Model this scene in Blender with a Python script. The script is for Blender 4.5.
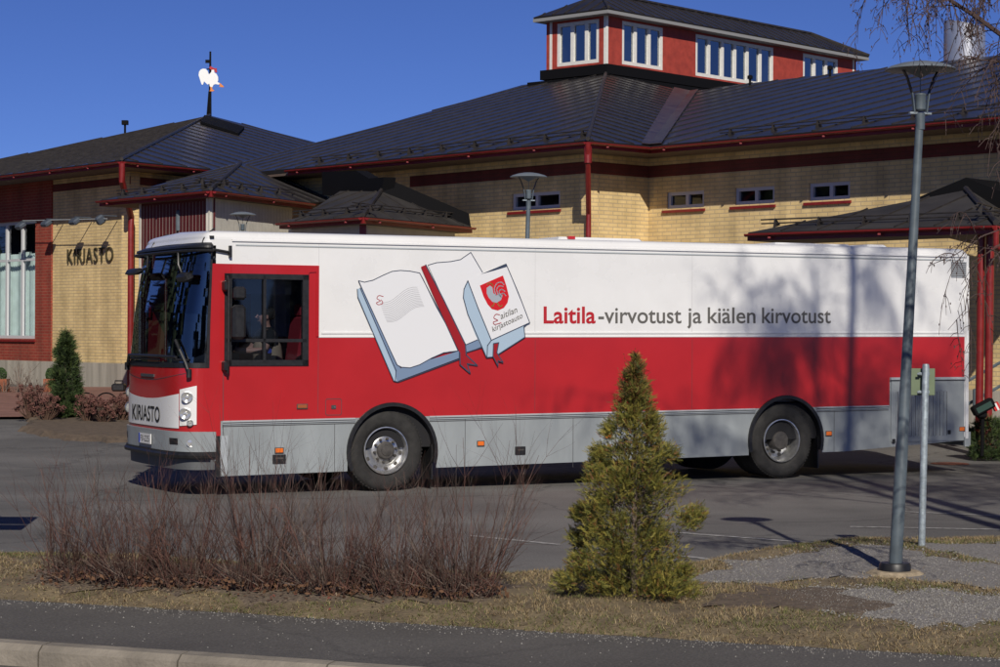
import bpy, math, random
from mathutils import Vector, Matrix
R=math.radians
random.seed(7)
for o in list(bpy.data.objects): bpy.data.objects.remove(o)
SC=bpy.context.scene; COL=SC.collection
# ------------------------------------------------------------------ camera
F=2080.; CX=500.; CY=333.5; HC=2.0; ROLL=R(0.3)
cam_d=bpy.data.cameras.new('camera'); cam=bpy.data.objects.new('camera',cam_d); COL.objects.link(cam)
cam.matrix_world=Matrix.Translation((0,0,HC))@Matrix.Rotation(R(90),4,'X')@Matrix.Rotation(ROLL,4,'Z')
cam_d.sensor_width=36; cam_d.lens=F/1000*36; cam_d.clip_end=3000; cam_d.clip_start=.1
SC.camera=cam
# ------------------------------------------------------------------ sky, sun, exposure
SUN_EL=R(34); SUN_AZ=(.105,-.995)      # horizontal direction towards the sun
w=bpy.data.worlds.new('World'); SC.world=w; w.use_nodes=True
nt=w.node_tree; nt.nodes.clear()
sky=nt.nodes.new('ShaderNodeTexSky'); sky.sky_type='NISHITA'; sky.sun_disc=False
sky.sun_elevation=SUN_EL; sky.sun_rotation=math.atan2(SUN_AZ[0],SUN_AZ[1])
sky.altitude=2500; sky.air_density=.75; sky.dust_density=0.0; sky.ozone_density=6.0
mul=nt.nodes.new('ShaderNodeMix'); mul.data_type='RGBA'; mul.blend_type='MULTIPLY'; mul.inputs[0].default_value=1
mul.inputs[7].default_value=(.62,.66,1,1)
bg=nt.nodes.new('ShaderNodeBackground'); bg.inputs[1].default_value=.074
out=nt.nodes.new('ShaderNodeOutputWorld')
nt.links.new(sky.outputs[0],mul.inputs[6]); nt.links.new(mul.outputs[2],bg.inputs[0]); nt.links.new(bg.outputs[0],out.inputs[0])
sd=bpy.data.lights.new('sun','SUN'); so=bpy.data.objects.new('sun',sd); COL.objects.link(so)
sd.energy=4.6; sd.angle=R(.5); sd.color=(1,.93,.82)
sv=Vector((SUN_AZ[0]*math.cos(SUN_EL),SUN_AZ[1]*math.cos(SUN_EL),math.sin(SUN_EL)))
so.rotation_euler=(-sv).to_track_quat('-Z','Y').to_euler()
SC.view_settings.view_transform='Standard'; SC.view_settings.look='None'
SC.view_settings.exposure=-.1; SC.view_settings.gamma=1
SC.render.engine='CYCLES'
# ------------------------------------------------------------------ surveying helpers (1000x667 survey picture -> metres)
def ray(x,y):
    a=(x-CX)/F; b=(CY-y)/F; c,s=math.cos(ROLL),math.sin(ROLL)
    return Vector((a*c-b*s,1.0,a*s+b*c))
CAM=Vector((0,0,HC))
def onz(x,y,z):
    r=ray(x,y); return CAM+r*((z-HC)/r.z)
def onY(x,y,Y): return CAM+ray(x,y)*Y
def onpl(x,y,P,n):
    r=ray(x,y); return CAM+r*((P-CAM).dot(n)/r.dot(n))
def smooth(t): t=max(0,min(1,t)); return t*t*(3-2*t)
def terrain(X,Y): return .42*smooth((Y-31)/20)
def gnd(x,y):
    z=0
    for i in range(12):
        p=onz(x,y,z); z=terrain(p.x,p.y)
    return p
# ------------------------------------------------------------------ materials
MATS={}
def mat(name,col,rough=.6,metal=0,noise=0,nscale=5,bump=0,bscale=40,spec=.5,coat=0,alt=None,detail=6):
    if name in MATS: return MATS[name]
    m=bpy.data.materials.new(name); m.use_nodes=True; t=m.node_tree; b=t.nodes['Principled BSDF']
    b.inputs['Base Color'].default_value=(*col,1); b.inputs['Roughness'].default_value=rough
    b.inputs['Metallic'].default_value=metal; b.inputs['Specular IOR Level'].default_value=spec
    b.inputs['Coat Weight'].default_value=coat; b.inputs['Coat Roughness'].default_value=.06
    tc=t.nodes.new('ShaderNodeTexCoord')
    if noise or alt:
        n=t.nodes.new('ShaderNodeTexNoise'); n.inputs['Scale'].default_value=nscale; n.inputs['Detail'].default_value=detail
        n.inputs['Roughness'].default_value=.6
        t.links.new(tc.outputs['Object'],n.inputs['Vector'])
        cr=t.nodes.new('ShaderNodeValToRGB'); cr.color_ramp.elements[0].position=.35; cr.color_ramp.elements[1].position=.65
        a=alt or tuple(min(1,c*(1+noise)) for c in col)
        lo=col if alt else tuple(c*(1-noise) for c in col)
        cr.color_ramp.elements[0].color=(*lo,1); cr.color_ramp.elements[1].color=(*a,1)
        t.links.new(n.outputs['Fac'],cr.inputs[0]); t.links.new(cr.outputs[0],b.inputs['Base Color'])
        mr=t.nodes.new('ShaderNodeMapRange'); mr.inputs[3].default_value=max(0,rough-.07); mr.inputs[4].default_value=min(1,rough+.07)
        t.links.new(n.outputs['Fac'],mr.inputs[0]); t.links.new(mr.outputs[0],b.inputs['Roughness'])
    if bump:
        n2=t.nodes.new('ShaderNodeTexNoise'); n2.inputs['Scale'].default_value=bscale; n2.inputs['Detail'].default_value=4
        t.links.new(tc.outputs['Object'],n2.inputs['Vector'])
        bp=t.nodes.new('ShaderNodeBump'); bp.inputs['Strength'].default_value=bump; bp.inputs['Distance'].default_value=.02
        t.links.new(n2.outputs['Fac'],bp.inputs['Height']); t.links.new(bp.outputs[0],b.inputs['Normal'])
    MATS[name]=m; return m
def brick_mat(name,c1,c2,mortar,bw=.285,rh=.0875,ms=.011):
    m=bpy.data.materials.new(name); m.use_nodes=True; t=m.node_tree; b=t.nodes['Principled BSDF']
    tc=t.nodes.new('ShaderNodeTexCoord'); br=t.nodes.new('ShaderNodeTexBrick')
    br.inputs['Color1'].default_value=(*c1,1); br.inputs['Color2'].default_value=(*c2,1); br.inputs['Mortar'].default_value=(*mortar,1)
    br.inputs['Scale'].default_value=1; br.inputs['Brick Width'].default_value=bw; br.inputs['Row Height'].default_value=rh
    br.inputs['Mortar Size'].default_value=ms; br.inputs['Mortar Smooth'].default_value=.1; br.inputs['Bias'].default_value=0
    t.links.new(tc.outputs['UV'],br.inputs['Vector'])
    n=t.nodes.new('ShaderNodeTexNoise'); n.inputs['Scale'].default_value=1.3; n.inputs['Detail'].default_value=8
    t.links.new(tc.outputs['UV'],n.inputs['Vector'])
    mr=t.nodes.new('ShaderNodeMapRange'); mr.inputs[1].default_value=.3; mr.inputs[2].default_value=.7; mr.inputs[3].default_value=.80; mr.inputs[4].default_value=1.12
    t.links.new(n.outputs['Fac'],mr.inputs[0])
    mp=t.nodes.new('ShaderNodeMapping'); mp.inputs['Scale'].default_value=(3.0,.22,1); t.links.new(tc.outputs['UV'],mp.inputs[0])
    n3=t.nodes.new('ShaderNodeTexNoise'); n3.inputs['Scale'].default_value=1; n3.inputs['Detail'].default_value=6; t.links.new(mp.outputs[0],n3.inputs['Vector'])
    m3=t.nodes.new('ShaderNodeMapRange'); m3.inputs[1].default_value=.35; m3.inputs[2].default_value=.6; m3.inputs[3].default_value=.82; m3.inputs[4].default_value=1.04; t.links.new(n3.outputs['Fac'],m3.inputs[0])
    mm_=t.nodes.new('ShaderNodeMath'); mm_.operation='MULTIPLY'; t.links.new(mr.outputs[0],mm_.inputs[0]); t.links.new(m3.outputs[0],mm_.inputs[1]); mr=mm_
    mx=t.nodes.new('ShaderNodeVectorMath'); mx.operation='SCALE'
    t.links.new(br.outputs['Color'],mx.inputs[0]); t.links.new(mr.outputs[0],mx.inputs['Scale']); t.links.new(mx.outputs[0],b.inputs['Base Color'])
    bp=t.nodes.new('ShaderNodeBump'); bp.inputs['Strength'].default_value=.6; bp.inputs['Distance'].default_value=.012; bp.invert=True
    t.links.new(br.outputs['Fac'],bp.inputs['Height']); t.links.new(bp.outputs[0],b.inputs['Normal'])
    b.inputs['Roughness'].default_value=.85
    return m
def glass_mat(name,tint,base_refl=.06,rough=.02):
    m=bpy.data.materials.new(name); m.use_nodes=True; t=m.node_tree; t.nodes.clear()
    o=t.nodes.new('ShaderNodeOutputMaterial'); mx=t.nodes.new('ShaderNodeMixShader'); tr=t.nodes.new('ShaderNodeBsdfTransparent')
    gl=t.nodes.new('ShaderNodeBsdfGlossy'); lw_=t.nodes.new('ShaderNodeLayerWeight'); lw_.inputs[0].default_value=.5
    pw=t.nodes.new('ShaderNodeMath'); pw.operation='POWER'; pw.inputs[1].default_value=4.0
    ad=t.nodes.new('ShaderNodeMath'); ad.operation='MULTIPLY_ADD'; ad.inputs[1].default_value=.9; ad.inputs[2].default_value=.04+base_refl
    tr.inputs[0].default_value=(*tint,1); gl.inputs['Roughness'].default_value=rough; gl.inputs['Color'].default_value=(.9,.95,1,1)
    t.links.new(lw_.outputs['Facing'],pw.inputs[0]); t.links.new(pw.outputs[0],ad.inputs[0]); t.links.new(ad.outputs[0],mx.inputs[0]); t.links.new(tr.outputs[0],mx.inputs[1]); t.links.new(gl.outputs[0],mx.inputs[2]); t.links.new(mx.outputs[0],o.inputs[0])
    return m
M_white=mat('bus_white_paint',(.735,.735,.725),.28,coat=.5,noise=.035,nscale=1.5,bump=.05,bscale=1.3)
M_red=mat('bus_red_paint',(.41,.014,.017),.3,coat=.45,noise=.06,nscale=1.2,bump=.05,bscale=1.3)
M_grey=mat('bus_grey_paint',(.27,.295,.305),.42,coat=.15,noise=.11,nscale=2.6,bump=.05,bscale=1.5)
M_lgrey=mat('bus_trim_grey',(.36,.39,.41),.4)
M_groove=mat('panel_gap',(.05,.05,.055),.7)
M_black=mat('black_plastic',(.012,.012,.013),.45,noise=.3,nscale=20)
M_rubber=mat('tyre_rubber',(.022,.021,.02),.85,noise=.35,nscale=9,bump=.3,bscale=60)
M_steel=mat('wheel_steel',(.55,.55,.54),.32,metal=.85,noise=.2,nscale=12)
M_hub=mat('hub_dark',(.06,.055,.05),.6,noise=.3,nscale=20)
M_dark=mat('dark_interior',(.01,.01,.012),.9)
M_cabin=mat('cabin_grey',(.09,.095,.11),.8)
M_amber=mat('amber_lens',(.75,.16,.02),.2,coat=.5)
M_lamp=mat('lamp_glass',(.62,.62,.60),.14,metal=.6,coat=.6)
M_text=mat('grey_lettering',(.115,.11,.10),.5)
M_textred=mat('red_lettering',(.42,.012,.02),.5)
M_navy=mat('navy_ink',(.035,.05,.09),.5)
M_lblue=mat('pale_blue_ink',(.36,.47,.58),.45)
M_mblue=mat('slate_blue_ink',(.17,.24,.36),.45)
M_roof=mat('roof_sheet_metal',(.026,.024,.025),.3,spec=.42,noise=.25,nscale=.9,bump=.0)
M_roofw=mat('weathered_roof_sheet',(.036,.033,.031),.62,spec=.3,noise=.3,nscale=1.2)
M_rib=mat('roof_seam',(.028,.024,.022),.5,noise=.3,nscale=5)
M_roofdark=mat('black_sheet_metal',(.006,.006,.007),.75,spec=.1)  # black metal, deepened so the canopy upstands look shaded
M_gutter=mat('red_gutter_paint',(.19,.014,.014),.4,noise=.15,nscale=6)
M_redwood=mat('red_timber',(.34,.045,.028),.7,noise=.16,nscale=4)
M_shadedredwood=mat('shaded_red_timber',(.085,.010,.011),.6,noise=.15,nscale=4)  # red porch boards; the shade on that wall is put into the colour
M_creamwood=mat('cream_timber',(.52,.50,.44),.7,noise=.08,nscale=4)
M_wframe=mat('white_window_frame',(.72,.70,.64),.45,noise=.05,nscale=8)
M_gframe=mat('grey_window_frame',(.52,.52,.55),.45)
M_brick=brick_mat('yellow_brick',(.76,.57,.27),(.67,.49,.23),(.52,.40,.235))
M_brickr=brick_mat('red_brick',(.30,.045,.025),(.25,.035,.02),(.30,.10,.06))
M_band=brick_mat('dark_red_brick',(.17,.03,.022),(.14,.025,.02),(.12,.03,.02))
M_conc=mat('concrete_plinth',(.36,.33,.275),.85,noise=.22,nscale=2,bump=.2,bscale=25)
def stretch(m,sc):   # draw a material's noise out into vertical streaks
    t=m.node_tree; tc=[n for n in t.nodes if n.type=='TEX_COORD'][0]; mp=t.nodes.new('ShaderNodeMapping'); mp.inputs['Scale'].default_value=sc
    n=[n for n in t.nodes if n.type=='TEX_NOISE'][0]; t.links.new(tc.outputs['Object'],mp.inputs[0]); t.links.new(mp.outputs[0],n.inputs['Vector'])
stretch(M_conc,(1.6,1.6,.15)); stretch(M_grey,(1,1,.35))
M_wglass=glass_mat('window_glass',(.86,.9,.9),.02)
M_lglass=glass_mat('lantern_glass',(.35,.4,.45),.30)
M_bglass=glass_mat('bus_glass',(.42,.47,.55),.02)
M_curtain=mat('pale_curtain',(.62,.74,.72),.8,noise=.1,nscale=3)
M_pole=mat('grey_painted_pole',(.085,.108,.125),.45,noise=.18,nscale=7)
M_galv=mat('galvanised_steel',(.30,.35,.38),.5,metal=.3,noise=.25,nscale=22)
M_shade=mat('lamp_shade_grey',(.13,.15,.17),.5,noise=.1,nscale=9)
M_signback=mat('sign_back_green',(.13,.17,.10),.6,noise=.08,nscale=9)
M_wscreen=glass_mat('windscreen_glass',(.30,.35,.42),.10)
M_chim=mat('stainless_steel',(.62,.62,.62),.34,metal=.75,noise=.1,nscale=2)
M_bark=mat('birch_bark',(.42,.40,.37),.8,alt=(.06,.05,.045),nscale=6)
M_twig=mat('birch_twig',(.055,.032,.028),.8)
M_stem=mat('red_shrub_stem',(.10,.046,.034),.75,noise=.55,nscale=5)
M_stem2=mat('grey_shrub_stem',(.13,.095,.075),.8,noise=.35,nscale=14)
M_skin=mat('skin',(.52,.27,.19),.6)
M_vest=mat('beige_vest',(.42,.31,.20),.85,noise=.1,nscale=10)
M_shirt=mat('black_shirt',(.012,.012,.014),.9)
M_hair=mat('dark_hair',(.015,.011,.009),.8)
M_blue=mat('blue_badge',(.02,.05,.35),.5)
M_redcloth=mat('red_seat_cloth',(.38,.02,.03),.85)
# ------------------------------------------------------------------ mesh builder
class MB:
    def __init__(s): s.v=[]; s.f=[]; s.m=[]; s.uv={}
    def face(s,pts,m=0,uv=None):
        i=len(s.v); s.v+= [tuple(p) for p in pts]; s.f.append(tuple(range(i,i+len(pts)))); s.m.append(m)
        if uv: s.uv[len(s.f)-1]=uv
    def prism(s,pts,off,m=0,uv=None,mside=None):
        """planar polygon pts extruded by vector off"""
        off=Vector(off); n=len(pts); a=[Vector(p) for p in pts]; b=[p+off for p in a]
        i=len(s.v); s.v+=[tuple(p) for p in a+b]
        s.f.append(tuple(range(i,i+n))); s.m.append(m)
        if uv: s.uv[len(s.f)-1]=uv
        s.f.append(tuple(range(i+2*n-1,i+n-1,-1))); s.m.append(m if mside is None else mside)
        for k in range(n):
            j=(k+1)%n; s.f.append((i+k,i+n+k,i+n+j,i+j)); s.m.append(m if mside is None else mside)
    def box(s,c,size,rot=None,m=0,bev=0):
        x,y,z=[k/2 for k in size]; c=Vector(c)
        if bev:
            b=bev
            prof=[(-x+b,-y),(x-b,-y),(x,-y+b),(x,y-b),(x-b,y),(-x+b,y),(-x,y-b),(-x,-y+b)]
            base=len(s.v)
            lv=[(-z,b),(-z+b,0),(z-b,0),(z,b)]
            for zz,ins in lv:
                for px,py in prof:
                    sx=1-(ins/x if x>ins else .5); sy=1-(ins/y if y>ins else .5)
                    p=Vector((px*sx,py*sy,zz)); 
                    if rot: p=rot@p
                    s.v.append(tuple(c+p))
            n=8
            for l in range(3):
                for k in range(n):
                    j=(k+1)%n; s.f.append((base+l*n+k,base+l*n+j,base+(l+1)*n+j,base+(l+1)*n+k)); s.m.append(m)
            s.f.append(tuple(range(base+n-1,base-1,-1))); s.m.append(m)
            s.f.append(tuple(range(base+3*n,base+4*n))); s.m.append(m)
            return
        i=len(s.v)
        for dx,dy,dz in ((-x,-y,-z),(x,-y,-z),(x,y,-z),(-x,y,-z),(-x,-y,z),(x,-y,z),(x,y,z),(-x,y,z)):
            p=Vector((dx,dy,dz)); 
            if rot: p=rot@p
            s.v.append(tuple(c+p))
        for q in ((3,2,1,0),(4,5,6,7),(0,1,5,4),(1,2,6,5),(2,3,7,6),(3,0,4,7)):
            s.f.append(tuple(i+k for k in q)); s.m.append(m)
    def tube(s,pts,rad,n=8,m=0,cap=True):
        pts=[Vector(p) for p in pts]
        if not isinstance(rad,(list,tuple)): rad=[rad]*len(pts)
        rings=[]; up=None
        for k,p in enumerate(pts):
            d=(pts[min(k+1,len(pts)-1)]-pts[max(k-1,0)])
            if d.length<1e-9: d=Vector((0,0,1))
            d.normalize()
            if up is None: up=d.orthogonal().normalized()
            else:
                up=(up-d*up.dot(d)); up=up.normalized() if up.length>1e-6 else d.orthogonal().normalized()
            sd=d.cross(up); i=len(s.v); rings.append(i)
            for j in range(n):
                a=2*math.pi*j/n; s.v.append(tuple(p+(up*math.cos(a)+sd*math.sin(a))*rad[k]))
        for a,b in zip(rings,rings[1:]):
            for j in range(n):
                q=(j+1)%n; s.f.append((a+j,a+q,b+q,b+j)); s.m.append(m)
        if cap and n>3:
            s.f.append(tuple(rings[0]+n-1-j for j in range(n))); s.m.append(m)
            s.f.append(tuple(rings[-1]+j for j in range(n))); s.m.append(m)
    def lathe(s,prof,origin,axis='Z',n=32,m=0,mfun=None):
        """prof list (r,h) around axis vector"""
        o=Vector(origin); ax={'Z':Vector((0,0,1)),'Y':Vector((0,1,0)),'X':Vector((1,0,0))}[axis] if isinstance(axis,str) else Vector(axis).normalized()
        u=ax.orthogonal().normalized(); v=ax.cross(u); base=len(s.v)
        for r,h in prof:
            for j in range(n):
                a=2*math.pi*j/n; s.v.append(tuple(o+ax*h+(u*math.cos(a)+v*math.sin(a))*r))
        for k in range(len(prof)-1):
            for j in range(n):
                q=(j+1)%n; s.f.append((base+k*n+j,base+k*n+q,base+(k+1)*n+q,base+(k+1)*n+j)); s.m.append(mfun(k) if mfun else m)
    def strip(s,pts,wd,nrm,off=0,m=0):
        """flat line of width wd along pts on plane with normal nrm"""
        nrm=Vector(nrm)
        pts=[Vector(p) for p in pts]
        for a,b in zip(pts,pts[1:]):
            d=(b-a); 
            if d.length<1e-6: continue
            d.normalize(); sd=d.cross(nrm).normalized()*wd/2; e=d*wd*.35
            s.face([a-e-sd+nrm*off,b+e-sd+nrm*off,b+e+sd+nrm*off,a-e+sd+nrm*off],m)
    def build(s,name,mats,parent=None,origin=None,smooth=False,rings=False):
        if not isinstance(mats,(list,tuple)): mats=[mats]
        v=s.v
        if origin is not None: v=[(p[0]-origin[0],p[1]-origin[1],p[2]-origin[2]) for p in v]
        me=bpy.data.meshes.new(name); me.from_pydata(v,[],s.f)
        for m in mats: me.materials.append(m)
        me.polygons.foreach_set('material_index',s.m)
        if s.uv:
            ul=me.uv_layers.new(name='UVMap')
            for fi,uv in s.uv.items():
                for li,c in zip(me.polygons[fi].loop_indices,uv): ul.data[li].uv=c
        if smooth:
            me.polygons.foreach_set('use_smooth',[True]*len(me.polygons))
            try: me.set_sharp_from_angle(angle=R(38))
            except Exception: pass
        me.update(); o=bpy.data.objects.new(name,me); COL.objects.link(o)
        if parent is not None: o.parent=parent
        return o
def tag(o,label=None,cat=None,group=None,kind=None):
    if label: o['label']=label
    if cat: o['category']=cat
    if group: o['group']=group
    if kind: o['kind']=kind
    return o
def empty(name,loc,label,cat,group=None,rz=0):
    o=bpy.data.objects.new(name,None); COL.objects.link(o); o.location=loc; o.rotation_euler=(0,0,rz); o.empty_display_size=.3
    return tag(o,label,cat,group)
def text_mesh(txt,size,extrude=0,bold=0,sx=1,spacing=1,shear=0):
    cu=bpy.data.curves.new('t','FONT'); cu.body=txt; cu.size=size; cu.extrude=extrude; cu.offset=bold; cu.space_character=spacing; cu.shear=shear
    cu.resolution_u=4; cu.align_x='LEFT'
    ob=bpy.data.objects.new('t',cu); COL.objects.link(ob)
    dg=bpy.context.evaluated_depsgraph_get(); dg.update()
    me=bpy.data.meshes.new_from_object(ob.evaluated_get(dg)); bpy.data.objects.remove(ob)
    vs=[(v.co.x*sx,v.co.y,v.co.z) for v in me.vertices]; fs=[tuple(p.vertices) for p in me.polygons]
    x0=min(v[0] for v in vs); x1=max(v[0] for v in vs); bpy.data.meshes.remove(me)
    if 'J' in txt:   # seat the capital J on the baseline like the other letters
        par=list(range(len(vs)))
        def fd(a):
            while par[a]!=a: par[a]=par[par[a]]; a=par[a]
            return a
        for f in fs:
            for q in f[1:]: par[fd(q)]=fd(f[0])
        key={}
        for i_,v in enumerate(vs):   # weld by position so that separate faces count as one letter
            k_=(round(v[0],5),round(v[1],5)); 
            if k_ in key: par[fd(i_)]=fd(key[k_])
            else: key[k_]=i_
        cap=max(v[1] for v in vs); lo=min(v[1] for v in vs); r_=fd(min(range(len(vs)),key=lambda i_:vs[i_][1]))
        if lo<-.08*size: vs=[(v[0],(v[1]-lo)*(cap/(cap-lo)),v[2]) if fd(i_)==r_ else v for i_,v in enumerate(vs)]
    return [(v[0]-x0,v[1],v[2]) for v in vs],fs,x1-x0
def place_text(txt,size,O,X,Y,width=None,m=None,name='lettering',parent=None,origin=None,**k):
    vs,fs,wd=text_mesh(txt,size,**k); X=Vector(X); Y=Vector(Y); N=X.cross(Y); f=(width/wd) if width else 1
    b=MB(); O=Vector(O); b.v=[tuple(O+X*v[0]*f+Y*v[1]+N*v[2]) for v in vs]; b.f=fs; b.m=[0]*len(fs)
    return b.build(name,m,parent,origin)
def inpoly(x,y,poly):
    r=False; n=len(poly)
    for i in range(n):
        x1,y1=poly[i][:2]; x2,y2=poly[(i+1)%n][:2]
        if (y1>y)!=(y2>y) and x<(x2-x1)*(y-y1)/(y2-y1)+x1: r=not r
    return r
def noise2(x,y,s=1.0):
    from mathutils import noise
    return noise.noise(Vector((x*s,y*s,3.7)))

# =================================================================== GROUND
K0=onz(0,640,0); K1=onz(400,667,0); E_=(K1-K0); E_.z=0; E_.normalize(); Mq=Vector((-E_.y,E_.x,0))
def PQ(p,q,z=0): v=K0+E_*p+Mq*q; return Vector((v.x,v.y,z))
def toPQ(v): d=Vector((v[0],v[1],0))-Vector((K0.x,K0.y,0)); return d.dot(E_),d.dot(Mq)
def asphalt(name,dark,light,patch,speck=1):
    m=bpy.data.materials.new(name); m.use_nodes=True; t=m.node_tree; b=t.nodes['Principled BSDF']; tc=t.nodes.new('ShaderNodeTexCoord')
    def nz(sc,det=5,r=.6):
        n=t.nodes.new('ShaderNodeTexNoise'); n.inputs['Scale'].default_value=sc; n.inputs['Detail'].default_value=det; n.inputs['Roughness'].default_value=r
        t.links.new(tc.outputs['Object'],n.inputs['Vector']); return n
    def ramp(n,a,b_,ca,cb):
        c=t.nodes.new('ShaderNodeValToRGB'); c.color_ramp.elements[0].position=a; c.color_ramp.elements[1].position=b_
        c.color_ramp.elements[0].color=(*ca,1); c.color_ramp.elements[1].color=(*cb,1); t.links.new(n.outputs[0],c.inputs[0]); return c
    big=ramp(nz(.35,8,.65),.38,.62,dark,light)
    fine=ramp(nz(55,3),.4,.75,(.72,)*3,(1.35,)*3)
    mx=t.nodes.new('ShaderNodeMix'); mx.data_type='RGBA'; mx.blend_type='MULTIPLY'; mx.inputs[0].default_value=1
    t.links.new(big.outputs[0],mx.inputs[6]); t.links.new(fine.outputs[0],mx.inputs[7])
    vo=t.nodes.new('ShaderNodeTexVoronoi'); vo.feature='DISTANCE_TO_EDGE'; vo.inputs['Scale'].default_value=.23
    wn=nz(1.5,6); va=t.nodes.new('ShaderNodeVectorMath'); va.operation='MULTIPLY_ADD'; va.inputs[1].default_value=(.9,.9,.9)
    t.links.new(wn.outputs['Color'],va.inputs[0]); t.links.new(tc.outputs['Object'],va.inputs[2]); t.links.new(va.outputs[0],vo.inputs['Vector'])
    cr=ramp(vo,.002,.010,patch,(1,1,1)); mx2=t.nodes.new('ShaderNodeMix'); mx2.data_type='RGBA'; mx2.blend_type='MULTIPLY'; mx2.inputs[0].default_value=1
    t.links.new(mx.outputs[2],mx2.inputs[6]); t.links.new(cr.outputs[0],mx2.inputs[7]); t.links.new(mx2.outputs[2],b.inputs['Base Color'])
    b.inputs['Roughness'].default_value=.85
    bp=t.nodes.new('ShaderNodeBump'); bp.inputs['Strength'].default_value=.35; bp.inputs['Distance'].default_value=.01
    t.links.new(nz(90,3).outputs[0],bp.inputs['Height']); t.links.new(bp.outputs[0],b.inputs['Normal'])
    return m
M_lot=asphalt('car_park_asphalt',(.100,.096,.090),(.160,.153,.143),(.6,.6,.6))
M_path=asphalt('path_asphalt',(.080,.073,.066),(.112,.104,.094),(.8,.8,.8))
M_kerb=mat('kerb_granite',(.21,.185,.15),.85,noise=.2,nscale=3,bump=.4,bscale=30)
def frange(a,b,n): return [a+(b-a)*i/n for i in range(n+1)]
ps=[-900,-400,-150,-80]+frange(-50,50,50)+[80,150,400,900]
qs=[0]+frange(.5,60,60)+[80,150,400,900,1800]
g=MB(); idx=[]
for q in qs:
    row=[]
    for p in ps:
        v=PQ(p,q); g.v.append((v.x,v.y,terrain(v.x,v.y))); row.append(len(g.v)-1)
    idx.append(row)
for i in range(len(qs)-1):
    for j in range(len(ps)-1): g.f.append((idx[i][j],idx[i][j+1],idx[i+1][j+1],idx[i+1][j])); g.m.append(0)
tag(g.build('ground',M_lot,smooth=True),kind='structure')
g=MB(); g.face([PQ(-900,-900,-.13),PQ(900,-900,-.13),PQ(900,-.17,-.13),PQ(-900,-.17,-.13)]); tag(g.build('road',M_path),kind='structure')
# kerb stones with joints (one kerb)
g=MB(); p=-30.6
while p<30:
    L=1.0; a=p+.006; b_=p+L-.006; prof=[(-.17,-.2),(-.165,-.03),(-.12,.008),(-.02,.014),(0.0,.004),(0,-.2)]
    i=len(g.v)
    for pp in (a,b_):
        for q,z in prof: v=PQ(pp,q); g.v.append((v.x,v.y,z+random.uniform(-.002,.002)))
    n=len(prof)
    for k in range(n-1): g.f.append((i+k,i+n+k,i+n+k+1,i+k+1)); g.m.append(0)
    g.f.append(tuple(range(i+n-1,i-1,-1))); g.m.append(0); g.f.append(tuple(range(i+n,i+2*n))); g.m.append(0)
    p+=L
tag(g.build('kerb',M_kerb),kind='structure')
g=MB(); g.face([PQ(-60,0.0,.004),PQ(60,0.0,.004),PQ(60,1.72,.004),PQ(-60,1.72,.004)])
tag(g.build('footpath',M_path),kind='structure')
# verge
back_px=[(-400,560),(0,556),(150,560),(330,572),(500,578),(600,574),(700,568),(770,556),(825,549),(870,543),(915,543),(1000,541),(1300,536)]
front_px=[(-400,566+22),(0,600),(300,616),(560,634),(750,651),(1000,663),(1300,679)]
bq=[toPQ(onz(x,y,0)) for x,y in back_px]; fq=[toPQ(onz(x,y,0)) for x,y in front_px]
def interp(tab,p):
    if p<=tab[0][0]: return tab[0][1]
    for (a,b_),(c,d) in zip(tab,tab[1:]):
        if p<=c: return b_+(d-b_)*(p-a)/(c-a)
    return tab[-1][1]
def vergez(X,Y):
    p,q=toPQ((X,Y)); q0=1.70+.05*noise2(p,0,1.7); q1=interp(bq,p)+.12*noise2(p,5,1.3)+.05*noise2(p,9,6)
    if q<=q0 or q>=q1: return None
    e=min(q-q0,q1-q)
    z=.006+.05*smooth(e/.35)+.05*smooth(e/1.2)+.012*noise2(X,Y,2.3)*smooth(e/.3)
    d=math.hypot(X-3.35,Y-18.2); z+=.05*math.exp(-d*d/1.2)*smooth(e/.5)
    return z
g=MB(); idx=[]
pp=frange(-9,13,440)
NQ=70
for p in pp:
    q0=1.70+.05*noise2(p,0,1.7); q1=interp(bq,p)+.12*noise2(p,5,1.3)+.05*noise2(p,9,6); row=[]
    for k in range(NQ+1):
        q=q0+(q1-q0)*k/NQ; v=PQ(p,q); z=vergez(v.x,v.y)
        if z is None: z=-.01
        g.v.append((v.x,v.y,z)); row.append(len(g.v)-1)
    idx.append(row)
for i in range(len(pp)-1):
    for k in range(NQ): g.f.append((idx[i][k],idx[i+1][k],idx[i+1][k+1],idx[i][k+1])); g.m.append(0)
def vgnd(x,y):
    z=.03
    for i in range(10):
        p=onz(x,y,z); z=vergez(p.x,p.y) or 0
    p.z=z; return p
M_verge=mat('verge_soil',(.105,.078,.047),.95,alt=(.20,.155,.088),nscale=3.2,bump=.9,bscale=35,detail=10)
tag(g.build('verge_ground',M_verge,smooth=True),kind='structure')
def patch(name,px,m,dz,kind='structure',rings=14,jit=.11,base=None):
    W=[vgnd(x,y) if base is None else onz(x,y,base) for x,y in px]
    # densify and roughen the outline
    P=[]
    for i in range(len(W)):
        a,b_=W[i],W[(i+1)%len(W)]
        for k in range(8):
            q=a.lerp(b_,k/8); P.append((q.x+jit*noise2(q.x,q.y,5)*2,q.y+jit*noise2(q.x+9,q.y,5)*4))
    cx=sum(p[0] for p in P)/len(P); cy=sum(p[1] for p in P)/len(P); g=MB(); n=len(P)
    for r in range(rings+1):
        t=r/rings
        for x,y in P:
            X=cx+(x-cx)*t; Y=cy+(y-cy)*t; z=vergez(X,Y)
            if z is None: z=terrain(X,Y)
            g.v.append((X,Y,z+dz*(1 if r<rings else -.6)))
    for r in range(rings):
        for k in range(n):
            j=(k+1)%n; g.f.append((r*n+k,r*n+j,(r+1)*n+j,(r+1)*n+k)); g.m.append(0)
    tag(g.build(name,m,smooth=True),kind=kind); return P
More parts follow.
